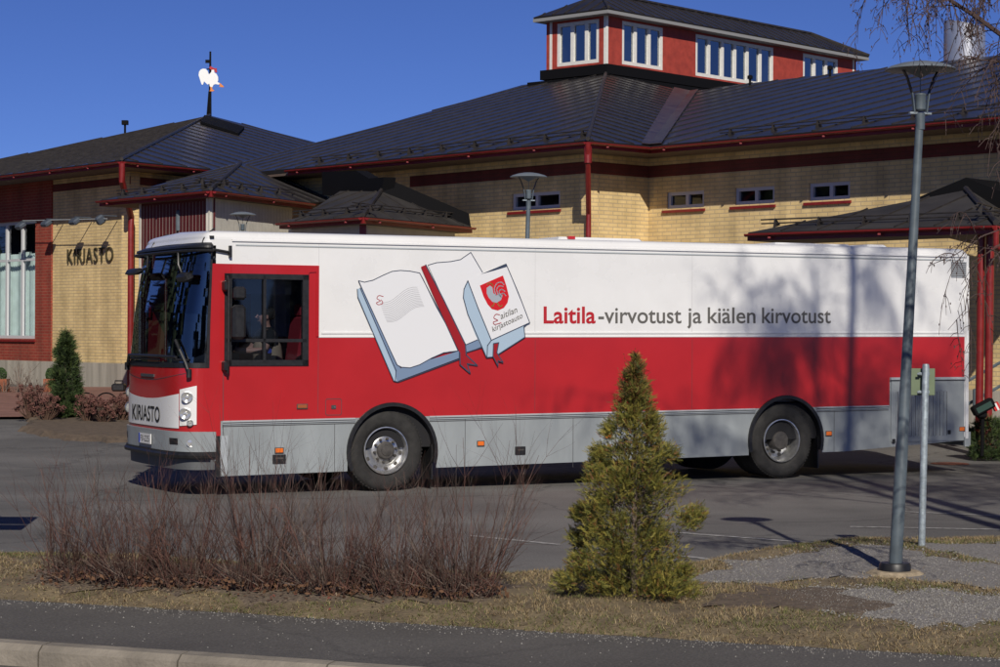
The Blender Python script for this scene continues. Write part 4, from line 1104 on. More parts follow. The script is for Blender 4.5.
# lantern roof
g=MB(); g.prism([EC,ER,EB,EL],UP*.10); g.build('eaves_board',mat('eaves_grey_white',(.25,.25,.245),.6),lib,LIB)
hh=(EL-EC).length/2; rise=hh*math.tan(R(24))*1.15; e4=[p+UP*.15 for p in (EC,ER,EB,EL)]
X0=(EC+EL)/2+eR*hh*.95+UP*(.15+rise); X1=(ER+EB)/2-eR*hh*.95+UP*(.15+rise)
roof_face('lantern_roof',[e4[0],e4[1],X1,X0],spacing=.5,thick=.05,edges=[(e4[0],X0),(e4[1],X1),(X0,X1)]); roof_face('lantern_roof',[e4[3],e4[0],X0],spacing=.5,thick=.05); roof_face('lantern_roof',[e4[1],e4[2],X1],spacing=.5,thick=.05); roof_face('lantern_roof',[e4[2],e4[3],X0,X1],spacing=.5,thick=.05)
# flue behind the ridge
yf=R2.y+3.0; c=onY(964.5,60,yf); r_=20.5/F*yf; g=MB(); n_=40; zt_=onY(955,21,yf).z; zr=onY(984,31,yf).z
i0=len(g.v)
for zz in (0,1):
    for k in range(n_):
        a=2*math.pi*k/n_; x=c.x+r_*math.cos(a); y=yf+r_*math.sin(a); g.v.append((x,y,c.z-3 if zz==0 else (zt_+zr)/2-(zt_-zr)/2*math.cos(a)))
for k in range(n_): j=(k+1)%n_; g.f.append((k,j,n_+j,n_+k)); g.m.append(0)
i1=len(g.v)
for k in range(n_):
    a=2*math.pi*k/n_; g.v.append((c.x+r_*.95*math.cos(a),yf+r_*.95*math.sin(a),(zt_+zr)/2-(zt_-zr)/2*math.cos(a)-.02))
for k in range(n_): j=(k+1)%n_; g.f.append((n_+k,n_+j,i1+j,i1+k)); g.m.append(0)
g.f.append(tuple(range(i1,i1+n_))); g.m.append(1); g.build('flue',[M_chim,M_dark],lib,LIB,smooth=True)
# little roof outlets
for x,y,P_,n_ in ((750,82,Q3,n3),(830,73,Q3,n3),):
    p=onpl(x,y+3,P_,n_); g=MB(); g.tube([p,p+UP*.2],.035,8); g.lathe([(.08,0),(.08,.09),(.02,.12)],p+UP*.18,n=12); g.build('roof_vent',M_roofdark,lib,LIB)

# ---- left pavilion --------------------------------------------------
ZA=2+4.35
C0=onz(122,166.5,ZA); CL=onz(0,181,ZA); CR=onz(208,175,ZA)
eL_=hdir(C0,CL); eR_=hdir(C0,CR); SZ=22.
aL=C0+eL_*SZ; aR=C0+eR_*16; 
inL=eR_-eL_*eR_.dot(eL_); inL.normalize(); inR=eL_-eR_*eR_.dot(eL_); inR.normalize()
Z0=C0+UP*.17
_,nL,upL=plane_from(Z0,eL_,inL,14.5)
AP=onpl(210,115.5,Z0,nL)
aLz,aRz=aL+UP*.17,aR+UP*.17
SL=aLz
bk2=Z0+(AP-Z0)*2; bk2.z=Z0.z
roofA,nL,upL=roof_face('roof',[Z0,aLz,AP],spacing=.75,edges=[(Z0,AP)])
roofB,nR,upR=roof_face('roof',[Z0,aRz+eR_*6,AP],spacing=.95)
g=MB(); g.prism([aLz,bk2,AP],UP*-.1); g.prism([bk2,aRz+eR_*6,AP],UP*-.1); g.build('roof',M_roof,lib,LIB)
print('A',C0,AP,'pitchR',math.degrees(math.acos(nR.z)))
gutter([aL,C0]); gutter([C0,aR]); 
WA0,WA1,WA2=inset([aL,C0,aR],[inL,inR],1.0)
g=MB(); g.prism([aL,C0,aR,WA2+inR*.3,WA1+(inL+inR)*.3,WA0+inL*.3],UP*.06); g.build('soffit',MATS['soffit_brown'],lib,LIB)
dA=hdir(WA0,WA1); A_=Vector((WA0.x,WA0.y,0)); LA=(WA1-WA0).length
sB=wcoord(52.5,300,A_,dA)[0]; zP=wcoord(70,362,A_,dA)[1]; print('plinth z',zP,'sB',sB,LA)
Bp=WA0+dA*sB
hw=mkholes(A_,dA,[(-30,220,37,338)])
hw2=[(h[0],h[1],h[2],h[3]) for h in hw]
_,A,d,n,L=wall('wall',Bp,WA1,zP,ZA,(),M_brick)
zt1=wcoord(60,184,A_,dA)[1]; zt0=wcoord(60,191.5,A_,dA)[1]
band(A,d,n,0,L,zt0,zt1)
Ao=WA0-inL*.05; _,A,d,n,L=wall('wall',Ao,Ao+dA*sB,zP,ZA,hw2,M_brickr)
window(A,d,n,hw2[0],[.16,.34,.55,.78],M_gframe if False else mat('pale_window_frame',(.55,.56,.57),.45),fw=.09,hbars=[.67],curtain=True,sill=M_gutter,depth=.12,room=2)
_,A,d,n,L=wall('wall',WA1,WA2,zP,ZA,(),M_brick); band(A,d,n,0,L,zt0,zt1)
for a,b in ((WA0,WA1),(WA1,WA2)):
    dd=hdir(a,b); nn=vn(dd); nn=nn if nn.y>0 else -nn; g=MB(); a_=Vector((a.x,a.y,.2))-nn*.07; b_=Vector((b.x,b.y,.2))-nn*.07; g.prism([a_,b_,b_+UP*(zP-.2),a_+UP*(zP-.2)],nn*.3); g.build('plinth',M_conc,lib,LIB)
c=C0+UP*.08; w1=onpl(131,230,WA1-inL*.12,vn(dA)); pipe([c,c-UP*.45,Vector((w1.x,w1.y,5.1)),Vector((w1.x,w1.y,4.8)),Vector((w1.x,w1.y,.4))],.085)
# roof hatch, lettering, spotlights
q=[onpl(x,y,Z0,nR) for x,y in ((204,117.5),(244,129.5),(238,136),(200,124))]; g=MB(); g.prism([p+nR*.02 for p in q],nR*.08); g.build('roof_hatch',M_roofdark,lib,LIB)
p=onpl(125,133,Z0,nL); g=MB(); g.tube([p,p+UP*.3],.04,8); g.box(p+UP*.38,(.22,.22,.16)); g.build('roof_vent',M_roofdark,lib,LIB)
wp=lambda x,y,o_: onpl(x,y,WA1,vn(dA))-inL*o_
a=wp(68.5,264,.035); b=wp(114,262.3,.035); X=dA; 
M_bronze=mat('bronze_letters',(.085,.075,.045),.45,metal=.5)
place_text('KIRJASTO',.62,a+UP*.0,X,UP,width=(b-a).dot(X),m=M_bronze,name='sign_lettering',parent=lib,origin=LIB,extrude=.02,bold=-.010,spacing=1.12)
g=MB(); r0=wp(40,221.5,.55); r1=wp(125,219.5,.55); g.tube([r0,r1],.012,6); g.build('spotlight_rail',M_lgrey,lib,LIB)
for x,y in ((39.5,226),(65.5,223.5),(94,221.5),(120,220)):
    g=MB(); c=wp(x,y,.60); RM=Matrix.Rotation(math.atan2(dA.y,dA.x),3,'Z')@Matrix.Rotation(R(35),3,'X'); g.box(c-UP*.02,(.38,.24,.15) if x<115 else (.2,.24,.24),RM,bev=.04); g.tube([c+UP*.1,c+UP*.1+inL*.5],.018,6); g.build('spotlight',mat('spot_blue_grey',(.06,.075,.10),.5),lib,LIB)

# ---- porch with the small hip roof ----------------------------------
def hip(z,cpx,lpx,rpx,apx,pitch,extraL=(),extraR=(),sp=.75,guard=.5,rm=None):
    C=onz(*cpx,z); Lp=onz(*lpx,z); Rp=onz(*rpx,z); el=hdir(C,Lp); er=hdir(C,Rp)
    il=vn(el); il=il if il.dot(er)>0 else -il; ir=vn(er); ir=ir if ir.dot(el)>0 else -ir
    u=UP*.15; _,nl,upl=plane_from(C+u,el,il,pitch); a=onpl(*apx,C+u,nl); nr=(Rp-C).cross(a-C-u).normalized(); nr=nr if nr.z>0 else -nr
    EX=[onpl(*p,C+u,nl) for p in extraL]; EY=[onpl(*p,C+u,nr) for p in extraR]
    roof_face('porch_roof',[Lp+u,C+u,a]+EX,spacing=sp,thick=.06,edges=[(C+u,a)],m=rm); _,nr2,upr=roof_face('porch_roof',[C+u,Rp+u]+EY[::-1]+[a],spacing=sp,thick=.06,m=rm)
    gutter([Lp,C]); gutter([C,Rp])
    if guard: snow_guard(Lp+u,C+u,nl,upl,guard,step=.9); snow_guard(C+u,Rp+u,nr2,upr,guard,step=.9)
    g=MB(); o_=.5; g.prism([Lp,C,Rp,Rp+ir*1.5,C+(il+ir)*1.5,Lp+il*1.5],UP*.05); g.build('soffit',MATS['soffit_brown'],lib,LIB)
    print('hip',C,Lp,Rp,a,math.degrees(math.acos(nr.z)))
    return C,Lp,Rp,el,er,il,ir,a,nl,nr
C,Lp,Rp,el,er,il,ir,a,nl,nr=hip(5.0,(211,196.8),(100,206.5),(311,209),(241,164),14.5,extraR=[(285,172),(336,201)],extraL=[(205,172)])
cw=C+(il+ir)*.45
pw0=onpl(140,250,cw,vn(el)); pw1=onpl(292,250,cw,vn(er))
wall('porch_wall',Vector((pw0.x,pw0.y,0)),Vector((cw.x,cw.y,0)),.1,5.0,(),M_shadedredwood,thick=.12)
wall('porch_wall',Vector((cw.x,cw.y,0)),Vector((pw1.x,pw1.y,0)),.1,5.0,(),M_creamwood,thick=.12)
g=MB()
for bp,dd,nn in ((cw,el,ir),(cw,er,il),(pw0,-el,ir)):
    b_=Vector((bp.x,bp.y,.1)); g.prism([b_-nn*0-dd*.0,b_+dd*.06,b_+dd*.06+UP*4.9,b_+UP*4.9],-(vn(dd) if vn(dd).y>0 else -vn(dd))*.03)
g.build('corner_board',M_creamwood,lib,LIB)
# board joints on the timber
g=MB()
for A_,B_ in ((pw0,cw),(cw,pw1)):
    dd=hdir(A_,B_); nn=vn(dd); nn=nn if nn.y>0 else -nn; L=(Vector((B_.x,B_.y,0))-Vector((A_.x,A_.y,0))).length; k=.16
    while k<L-.15: p=Vector((A_.x,A_.y,.1))+dd*k; g.prism([p-dd*.004,p+dd*.004,p+dd*.004+UP*4.85,p-dd*.004+UP*4.85],-nn*.003); k+=.145
g.build('board_joint',mat('joint_shade',(.36,.34,.30),.8),lib,LIB)
q=onpl(177,221,cw,vn(el)); g=MB(); g.box(q-ir*.06,(.14,.14,.5),bev=.03); g.build('wall_lamp',M_pole,lib,LIB)
# ---- canopy behind the bus, middle ----------------------------------
C,Lp,Rp,el,er,il,ir,a,nl,nr=hip(4.3,(363.5,223.5),(280,229),(471.5,233.2),(381.5,191.5),19,extraL=[(340,191),(303,216)],guard=.4,rm=M_roofw)
Rz=Rp+UP*.15; dd=hdir(a,Rz); t_=lambda x,y:onpl(x,y,a,vn(dd))
g=MB(); g.prism([a-UP*.1,Rz-UP*.1,t_(469,213.6),t_(384,177)],vn(dd)*.3 if vn(dd).y>0 else -vn(dd)*.3)
ee=onpl(340,191,C+UP*.15,nl); d3=hdir(a,ee); t3=lambda x,y:onpl(x,y,a,vn(d3)); g.prism([a-UP*.1,a+UP*.0,t3(384,177),t3(369,178.5),t3(356,170.5),t3(322,172),t3(322,195)],vn(d3)*(.3 if vn(d3).y>0 else -.3)); g.build('upstand',M_roofdark,lib,LIB)
cw=C+(il+ir)*.5; x0=cw+el*(Lp-C).length*.9; x1=cw+er*(Rp-C).length*.85
wall('porch_wall',Vector((x0.x,x0.y,0)),Vector((cw.x,cw.y,0)),.1,4.3,(),M_creamwood,thick=.12); wall('porch_wall',Vector((cw.x,cw.y,0)),Vector((x1.x,x1.y,0)),.1,4.3,(),M_creamwood,thick=.12)
g=MB(); g.box(cw-(il+ir)*.02+Vector((0,0,0))-UP*2.1,(.14,.14,4.2)); g.build('column',M_gutter,lib,LIB)
# ---- entrance canopy, right -----------------------------------------
C,Lp,Rp,el,er,il,ir,a,nl,nr=hip(3.66,(996,233.5),(748,241),(1120,262),(966,190),15,guard=.45,sp=.75,rm=M_roofw)
dd=hdir(Lp,C); t_=lambda x,y:onpl(x,y,a+il*.4,vn(dd)); g=MB(); g.prism([t_(890,209),t_(1045,209),t_(966,177.5)],il*1.2); g.build('upstand',M_roofdark,lib,LIB)
for x in (981.5,990.5):
    p=onpl(x,250,C+il*.35+er*.0+el*.0,vn(el)); pz=3.66; g=MB(); b0=Vector((p.x-.03,p.y,.05)); g.tube([b0,Vector((p.x,p.y,pz))],.066,14); g.box(b0+UP*.1,(.24,.24,.1)); g.build('column',M_gutter,lib,LIB,smooth=True)
p=C+il*.5; pipe([C+UP*.05,C-UP*.2,Vector((p.x,p.y,3.3))],.05)
g=MB(); p=onpl(1000,260,C+il*1.6,vn(el)); g.tube([Vector((p.x-.6,p.y,1.2)),Vector((p.x+1.5,p.y,2.4))],.03,6); g.tube([Vector((p.x-.6,p.y,.8)),Vector((p.x+1.5,p.y,2.0))],.03,6); g.build('handrail',M_pole,lib,LIB)
g=MB(); p=onpl(977,398,C+il*1.2,vn(el)); g.box(p,(.14,.08,.32),bev=.02); g.build('meter_box',M_pole,lib,LIB)
# weather vane
vane=empty('weather_vane',AP,'white rooster weather vane with red comb on a mast at the roof peak','weather vane')
VS=AP.y/F
g=MB(); g.tube([(0,0,-.1),(0,0,64*VS)],[.06,.035],8); g.tube([(-.10,0,-.05),(-.03,0,24*VS)],.04,6); g.box((-.10,0,46*VS+ .3),(.16,.06,.12)); g.box((-.06,0,37*VS+.35),(.12,.05,.04)); g.build('mast',M_roofdark,vane)
VP=lambda u,v,t=0:((180+u/7.41-210)*VS,t,(115.5-(40+v/7.41))*VS)
def cut(nm,pts,m,t=-.03,parent=vane): g=MB(); g.prism([VP(u,v,t) for u,v in pts],(0,.05,0)); return g.build(nm,m,parent)
M_vw=mat('rooster_white',(.82,.82,.80),.5); M_or=mat('rooster_orange',(.70,.22,.03),.5)
cut('rooster',[(138,262),(141,238),(152,222),(170,214),(190,216),(205,232),(213,256),(222,250),(232,238),(234,222),(252,220),(254,242),(270,252),(282,275),(283,300),(278,312),(294,320),(288,332),(262,328),(248,334),(240,352),(222,346),(217,325),(205,332),(192,320),(179,308),(170,334),(160,330),(152,305)],M_vw,-.06)
cut('comb',[(216,205),(228,195),(240,203),(250,208),(262,212),(272,210),(272,225),(275,240),(264,243),(255,232),(254,221),(234,222),(222,218)],MATS['red_lettering'],-.065)
cut('rooster_foot',[(224,347),(238,351),(240,366),(256,376),(240,382),(218,380),(226,368)],M_or,-.055); cut('rooster_foot',[(294,318),(306,328),(320,340),(326,350),(308,350),(290,346),(298,336),(290,330)],M_or,-.055)

# =================================================================== STREET FURNITURE
def lamp_post(base,top_px,label,h,lean=(0,0),r0=.053,r1=.031,cap=True):
    L=empty('street_lamp',base,label,'street lamp',group='mushroom lamps round the car park')
    tx,ty=lean; hp=h-.385; f=lambda z:(tx*z/h,ty*z/h,z)
    g=MB(); g.tube([f(0),f(hp*.28),f(hp*.285),f(hp-.07)],[r0,r0*.95,r0*.88,r1],16); g.build('pole',M_pole,L,smooth=True)
    g=MB(); g.lathe([(.001,.09),(.115,.09),(.125,.075),(.125,.0)],(0,0,0),n=28); g.build('base_collar',M_black,L,smooth=True)
    T=Vector(f(hp)); g=MB()
    g.lathe([(.036,-.15),(.038,-.03),(.038,-.02)],T,n=18); g.lathe([(.001,.135),(.042,.135),(.047,.125),(.043,.11),(.043,.01),(.03,-.005)],T,n=20); g.build('lamp_head',M_pole,L,smooth=True)
    for a in (20,200):
        c,s=math.cos(R(a)),math.sin(R(a)); D=Vector((c,s,0)); N=Vector((-s,c,0))
        g=MB(); pts=[(.050,-.02),(.060,.06),(.072,.14),(.115,.26),(.155,.325)]
        for (r0_,z0_),(r1_,z1_) in zip(pts,pts[1:]):
            A=T+D*r0_+UP*z0_; B=T+D*r1_+UP*z1_; g.prism([A-N*.013,A+N*.013,A+N*.013+D*.010,A-N*.013+D*.010],B-A,m=0 if z0_<.13 else 1)
        g.build('arm',[M_pole,M_black],L)
        g=MB(); g.box(T+D*.062+UP*-.02,(.07,.025,.015),Matrix.Rotation(R(a),3,'Z')); g.build('bracket',M_galv,L)
    g=MB(); g.lathe([(.001,.39),(.08,.388),(.16,.374),(.24,.350),(.275,.330),(.28,.323),(.274,.320),(.20,.325),(.10,.305),(.04,.275),(.001,.255)],T,n=40); g.tube([T+UP*.13,T+UP*.27],.004,6); g.build('lamp_shade',M_shade,L,smooth=True)
    return L
B1=vgnd(895,574); h1=(574-62)/F*B1.y
lamp_post(B1,None,'tall grey lamp post with black foot collar standing in the gravel verge',h1,lean=(.20,0))
g=MB(); g.lathe([(.001,.03),(.19,.028),(.24,.0),(.25,-.03)],B1,n=24); tag(g.build('sand_patch',mat('sandy_soil',(.30,.24,.16),.95,noise=.3,nscale=20)),kind='structure')
yl2=30.8; T2=onY(532,171,yl2); lamp_post(Vector((T2.x-.14,yl2,0)),None,'grey mushroom lamp rising behind the bus roof before the brick wing window',T2.z-.03,lean=(.10,0))
yl3=43.2; T3=onY(243,212,yl3); lamp_post(Vector((T3.x-.06,yl3,.1)),None,'small grey mushroom lamp in front of the cream timber porch wall',T3.z-.1,lean=(.06,0))
# sign seen from behind
B2=vgnd(921.5,546); px=B2.y/F
sg=empty('road_sign',B2,'low galvanised sign post carrying a green-backed sign plate seen from behind','sign')
g=MB(); Hs=(546-364)*px; g.tube([(0,0,-.05),(.03,0,Hs-.02),(.03,0,Hs)],[.031,.031,.026],14); g.build('post',M_galv,sg,smooth=True)
g=MB(); cx=(923.5-921.5)*px; zc=(546-382)*px; g.box((cx,.062,zc),(24*px,.012,27*px),bev=.003); g.build('sign_plate',M_signback,sg)
g=MB()
for dz in (.07,-.09): g.box((.02,.035,zc+dz),(.10,.035,.03),bev=.006); g.tube([(-.01,.0,zc+dz),(-.045,-.0,zc+dz)],.010,6)
g.build('bracket',M_galv,sg)
# notice board just outside the frame on the left; its shadow reaches the car park
nb=empty('notice_board',Vector((-5.4,19.0,0)),'information board on two posts left of the frame throwing its shadow on the car park','notice board')
g=MB(); g.box((.05,0,2.0),(1.5,.06,.55)); g.box((.05,0,1.48),(1.5,.06,.35)); g.build('board',M_signback,nb)
for x in (-.45,.35): g=MB(); g.tube([(x,.05,0),(x,.05,2.3)],.035,10); g.build('post',M_galv,nb)
# wooden planters by the wall
M_plank=mat('planter_timber',(.27,.085,.04),.75,noise=.25,nscale=7)
for (x0,x1,yb,yt),lb in (((-6,7.5,391,378),'brown timber planter with clipped green shrub at the left picture edge'),((45,56,391,378),'brown timber planter with clipped green shrub beside the slim conifer')):
    Pw=gnd((x0+x1)/2,393); Y=Pw.y-.9; c=onY((x0+x1)/2,(yb+yt)/2,Y); wd=(x1-x0)/F*Y; hh=(yb-yt)/F*Y; z0=c.z-hh/2-.02
    P=empty('planter',Vector((c.x,Y,z0)),lb,'planter',group='timber planters along the library wall')
    g=MB(); n=7
    for k in range(n):
        g.box((-wd/2+wd*(k+.5)/n,-wd/2,hh/2),(wd/n-.008,.03,hh)); g.box((wd/2,-wd/2+wd*(k+.5)/n,hh/2),(.03,wd/n-.008,hh)); g.box((-wd/2,-wd/2+wd*(k+.5)/n,hh/2),(.03,wd/n-.008,hh))
    g.box((0,0,hh*.45),(wd-.05,wd-.05,hh*.8),m=1); g.build('box',[M_plank,M_dark],P)
    g=MB(); rr=random.Random(5)
    for k in range(1500):
        d=Vector((rr.gauss(0,1),rr.gauss(0,1),rr.gauss(0,1))).normalized(); p=Vector((d.x*wd*.42,d.y*wd*.42,hh+.10+d.z*.17))*1; s=.028
        u=Vector((rr.gauss(0,1),rr.gauss(0,1),rr.gauss(0,1))).normalized()*s; v=u.orthogonal().normalized()*s*.5; g.face([p-v,p+u,p+v],rr.choice((0,0,1)))
    g.build('shrub',[mat('boxwood_leaf',(.045,.085,.02),.7),mat('boxwood_leaf_dark',(.02,.045,.012),.7)],P)
# small kerb-side items
c=gnd(118,393); ub=tag(MB(),None) if False else None
g=MB(); c=onY(119,387.5,c.y-.6); g.box(c,(.34,.3,.20),bev=.04); g.tube([c+Vector((-.1,0,.1)),c+Vector((-.1,0,.17)),c+Vector((.1,0,.17)),c+Vector((.1,0,.1))],.018,6)
tag(g.build('crate',M_black),'small black crate at the foot of the library wall left of the bus','crate')
rk=empty('bike_rack',gnd(112,412),'low dark hoop rack standing in the planting bed left of the bus','bike rack')
for k in range(4):
    g=MB(); r=.28; x=-.55+k*.42; g.tube([(x+r*math.cos(R(t)),k*.05,r*1.25*math.sin(R(t))+.05) for t in range(0,181,15)],.016,8); g.build('hoop',M_galv if False else M_roofdark,rk)
# tilted box lamp with reflector by the red columns
c=onY(983,407,32.9); fl=empty('floodlight',c,'dark tilted floodlight with a red and white reflector at the foot of the red columns','floodlight')
RM=Matrix.Rotation(R(-28),3,'Y'); g=MB(); g.box((0,0,0),(.36,.20,.16),RM,bev=.02); g.box((-.02,0,-.10),(.16,.10,.14),bev=.02); g.build('housing',M_roofdark,fl)
g=MB(); g.box((0,-.105,.0),(.26,.012,.09),RM); g.build('glass',mat('green_glass',(.03,.06,.05),.2),fl)
g=MB(); g.box((.20,-.02,.01),(.10,.12,.12),RM,m=0); g.box((.20,-.085,.01),(.03,.01,.12),RM,m=1); g.build('reflector',[mat('reflector_red',(.5,.02,.02),.4),M_white],fl)
g=MB(); g.tube([(0,.02,-.1),(0,.05,-c.z+.1)],.03,8); g.build('stake',M_roofdark,fl)

# =================================================================== PLANTS
RND=random.Random(11)
def rv(r=RND): return Vector((r.gauss(0,1),r.gauss(0,1),r.gauss(0,1))).normalized()
def spray(g,p,d,L,w_,r,mats,n=7):
    """flat feathery conifer spray: a spine with side fingers"""
    d=d.normalized(); nn=rv(r); sd=d.cross(nn).normalized()
    m=r.choice(mats)
    for k in range(n):
        t=k/(n-1); o=p+d*L*t*.8; s=(1 if k%2 else -1); q=(d*.75+sd*s*.65*(1-t*.5)).normalized()
        tip=o+q*L*(.42*(1-t*.45)); wv=q.cross(d.cross(sd)).normalized()*w_; g.face([o-wv,tip,o+wv],m)
    wv=sd*w_; g.face([p-wv,p+d*L,p+wv],m)
def conifer(base,H,Wd,label,n,seed,cols,loose,name='conifer',prof=None,L0=.13,lean=0,cat='conifer'):
    r=random.Random(seed); T=empty(name,base,label,cat)
    g=MB(); g.tube([(0,0,-.05),(0,0,H*.5),(0,0,H*.93)],[H*.014,H*.009,.003],8)
    for k in range(60):
        z=H*r.uniform(.05,.85); a=r.random()*6.28; R_=prof(z/H)*Wd/2*.8; g.tube([(0,0,z),(R_*math.cos(a)*.5,R_*math.sin(a)*.5,z+R_*.25),(R_*math.cos(a),R_*math.sin(a),z+R_*.7)],[.006,.004,.002],4,cap=False)
    g.build('trunk',M_stem2,T)
    # clumps on branch ends give the uneven outline
    clumps=[]
    for k in range(int(70+40*loose)):
        t=r.random()**1.25*.93+.01; a=r.random()*6.28; R_=prof(t)*Wd/2*r.uniform(.70,1.04+.10*loose)*(1+loose*.17*noise2(math.cos(a)*1.6+seed,math.sin(a)*1.6+t*6,1)); clumps.append((Vector((R_*math.cos(a),R_*math.sin(a),t*H)),r.uniform(.07,.15)*Wd*(.55+prof(t)*.6)))
    g=MB()
    for k in range(n):
        u=r.random()
        if u<.62+.16*loose:
            c,s=r.choice(clumps); p=c+rv(r)*s*r.random()**.5; 
        else:
            t=r.random()**1.3*.97; a=r.random()*6.28; R_=prof(t)*Wd/2*r.uniform(.25,.93-.15*loose); p=Vector((R_*math.cos(a),R_*math.sin(a),t*H))
        if p.z<.03: p.z=.03+r.random()*.08
        if loose>.5 and p.z>.60*H and r.random()<.38: continue
        out=Vector((p.x,p.y,0)); out=out.normalized() if out.length>.01 else rv(r)
        d=(out*r.uniform(.4,1.1)+UP*r.uniform(.1,1.0)+rv(r)*.75); L=L0*r.uniform(.6,1.2); tt=p.z/H
        spray(g,p,d,L,.0045*L0/.13,r,cols[2] if (tt>.80 and r.random()<.55) else (cols[1] if r.random()<.35 else cols[0]))
    # leading shoots
    for k in range(int(8+14*loose)):
        a=r.random()*6.28; z=H*r.uniform(.72,.9); p=Vector((math.cos(a),math.sin(a),0))*Wd*.10*r.random(); p.z=z; L=H*r.uniform(.05,.16)*(1-(z/H-.72)*2.2)
        if k<2: p=Vector((lean*k,0,H*.84)); L=H*.17
        d=(UP+Vector((math.cos(a),math.sin(a),0))*r.uniform(0,.5)*(0 if k<2 else 1)).normalized()
        for j in range(9):
            spray(g,p+d*L*j/9,(d+rv(r)*.6),L0*.6*(1-j/14),.0035*L0/.13,r,cols[2])
    g.build('foliage',cols[3],T)
    return T
M_t=[mat('thuja_green',(.13,.13,.02),.75,noise=.25,nscale=4),mat('thuja_yellow',(.25,.21,.035),.75,noise=.2,nscale=5),mat('thuja_dark',(.045,.055,.014),.8),mat('thuja_bronze',(.19,.085,.025),.8,noise=.3,nscale=6)]
def pth(t): 
    return interp([(0,.80),(.06,.98),(.22,1.0),(.36,.84),(.50,.66),(.58,.56),(.66,.46),(.70,.30),(.76,.20),(.84,.12),(.92,.06),(1,.02)],t)
bt=vgnd(634,596); H_=(596-346)/F*bt.y
conifer(Vector((bt.x,bt.y,(vergez(bt.x,bt.y) or .05)-.01)),H_*1.0,(704-566)/F*bt.y*.90,'loose yellow-green thuja with a bronze straggly top on the verge before the bus',30000,3,([0,0,1,2],[1,1,0,3],[0,3,3,2],M_t),1.0,name='thuja',prof=pth,L0=.056,cat='thuja')
M_c=[mat('cypress_green',(.035,.062,.014),.8,noise=.2,nscale=4),mat('cypress_light',(.065,.095,.02),.8),mat('cypress_dark',(.015,.028,.008),.8)]
bt=gnd(65.5,421); H_=(421-334)/F*bt.y
def pcy(t): return interp([(0,.86),(.08,1.0),(.3,.92),(.5,.74),(.65,.60),(.8,.46),(.86,.28),(.93,.12),(1,.03)],t)
conifer(bt+UP*.05,H_,27/F*bt.y,'slim dark green conifer in the planting bed before the library wall',6500,8,([0,0,2],[1,0],[0,1],M_c),.15,name='conifer',prof=pcy,L0=.16)
bt=onY(988,450,33.3); bt.z=terrain(bt.x,bt.y); conifer(bt,42/F*bt.y,42/F*bt.y,'low rounded dark green shrub at the foot of the red columns behind the bus',2600,9,([0,0,2],[1,0],[0,1],M_c),.1,name='shrub',prof=lambda t:interp([(0,.9),(.3,1),(.7,.8),(1,.3)],t),L0=.12,cat='shrub')

# bare reddish shrubs on the verge
def stem(g,p,d,L,r0,r,depth,m):
    n=4 if depth>0 else 3; pts=[p]; rad=[r0]
    q=p.copy(); dd=d.normalized()
    for k in range(n):
        dd=(dd+rv(r)*.13+UP*.03).normalized(); q=q+dd*L/n; pts.append(q.copy()); rad.append(r0*(1-.72*(k+1)/n))
    g.tube(pts,rad,3 if r0<.004 else 4,m=m,cap=False)
    if depth>0:
        for k in range(r.randint(3,5)):
            i=r.randint(1,n-1); o=pts[i]; a=(dd+rv(r)*.62+UP*.05).normalized(); stem(g,o,a,L*r.uniform(.35,.62),rad[i]*.72,r,depth-1,m if r.random()<.85 else 1-m)
def bare_shrub(base,H,Wd,ns,seed,label,group=None,mm=None,name='bare_shrub',depth=2,r0=.0052):
    r=random.Random(seed); g=MB(); 
    for k in range(ns):
        a=r.random()*6.28; rr_=Wd*.20*r.random()**.5; p=Vector((math.cos(a)*rr_*1.2,math.sin(a)*rr_*.6,-.02)); f=r.random()**.7
        tilt=.62*f*(Wd/H); d=Vector((math.cos(a)*tilt,math.sin(a)*tilt*.8,1)); L=H*(.45+.85*r.random()**1.7)*(1-.15*f)
        stem(g,p,d,L,r0*r.uniform(.6,1.15),r,depth if k%4 else depth-1,0 if r.random()<.78 else 1)
    for k in range(ns*5): # low twiggy tangle
        a=r.random()*6.28; rr_=Wd*.33*r.random()**.5; p=Vector((math.cos(a)*rr_,math.sin(a)*rr_*.6,r.random()*.12)); d=rv(r)+UP*1.0; stem(g,p,d,H*r.uniform(.12,.36),.0028,r,0,1 if r.random()<.5 else 0)
    for k in range(ns*2): # last year's leaves caught at the foot
        a=r.random()*6.28; rr_=Wd*.4*r.random()**.5; p=Vector((math.cos(a)*rr_,math.sin(a)*rr_*.6,r.random()*.10)); u=rv(r)*.022; v=u.orthogonal().normalized()*.014; g.face([p-u,p+v,p+u,p-v],2)
    g.v=[(x+base.x,y+base.y,z+base.z) for x,y,z in g.v]
    o=g.build(name,mm or [M_stem,M_stem2,mat('dead_leaf',(.12,.06,.03),.9)],None,base); o.location=base
    return tag(o,label,'shrub',group)
GRS='bare red-stemmed shrubs along the verge'
for k,(x,y,top,wpx,ns,lb) in enumerate([(78,582,468,112,46,'leftmost bare reddish shrub on the verge with sparse upright stems'),
    (132,586,474,118,52,'bare reddish shrub on the verge between the leftmost one and the bus bumper shadow'),
    (188,588,470,120,60,'bare reddish shrub on the verge below the bus front bumper'),
    (262,590,440,112,60,'tallest bare reddish shrub on the verge reaching over the grey skirt ahead of the wheel'),
    (335,594,470,125,66,'bare reddish shrub on the verge just left of the front wheel'),
    (400,596,476,110,60,'dense bare reddish shrub on the verge below the front wheel'),
    (462,598,450,118,60,'rightmost bare reddish shrub on the verge with stems leaning right')]):
    b=vgnd(x,y); bare_shrub(b,(y-top)/F*b.y*.95,wpx/F*b.y,ns,100+k,lb,GRS)
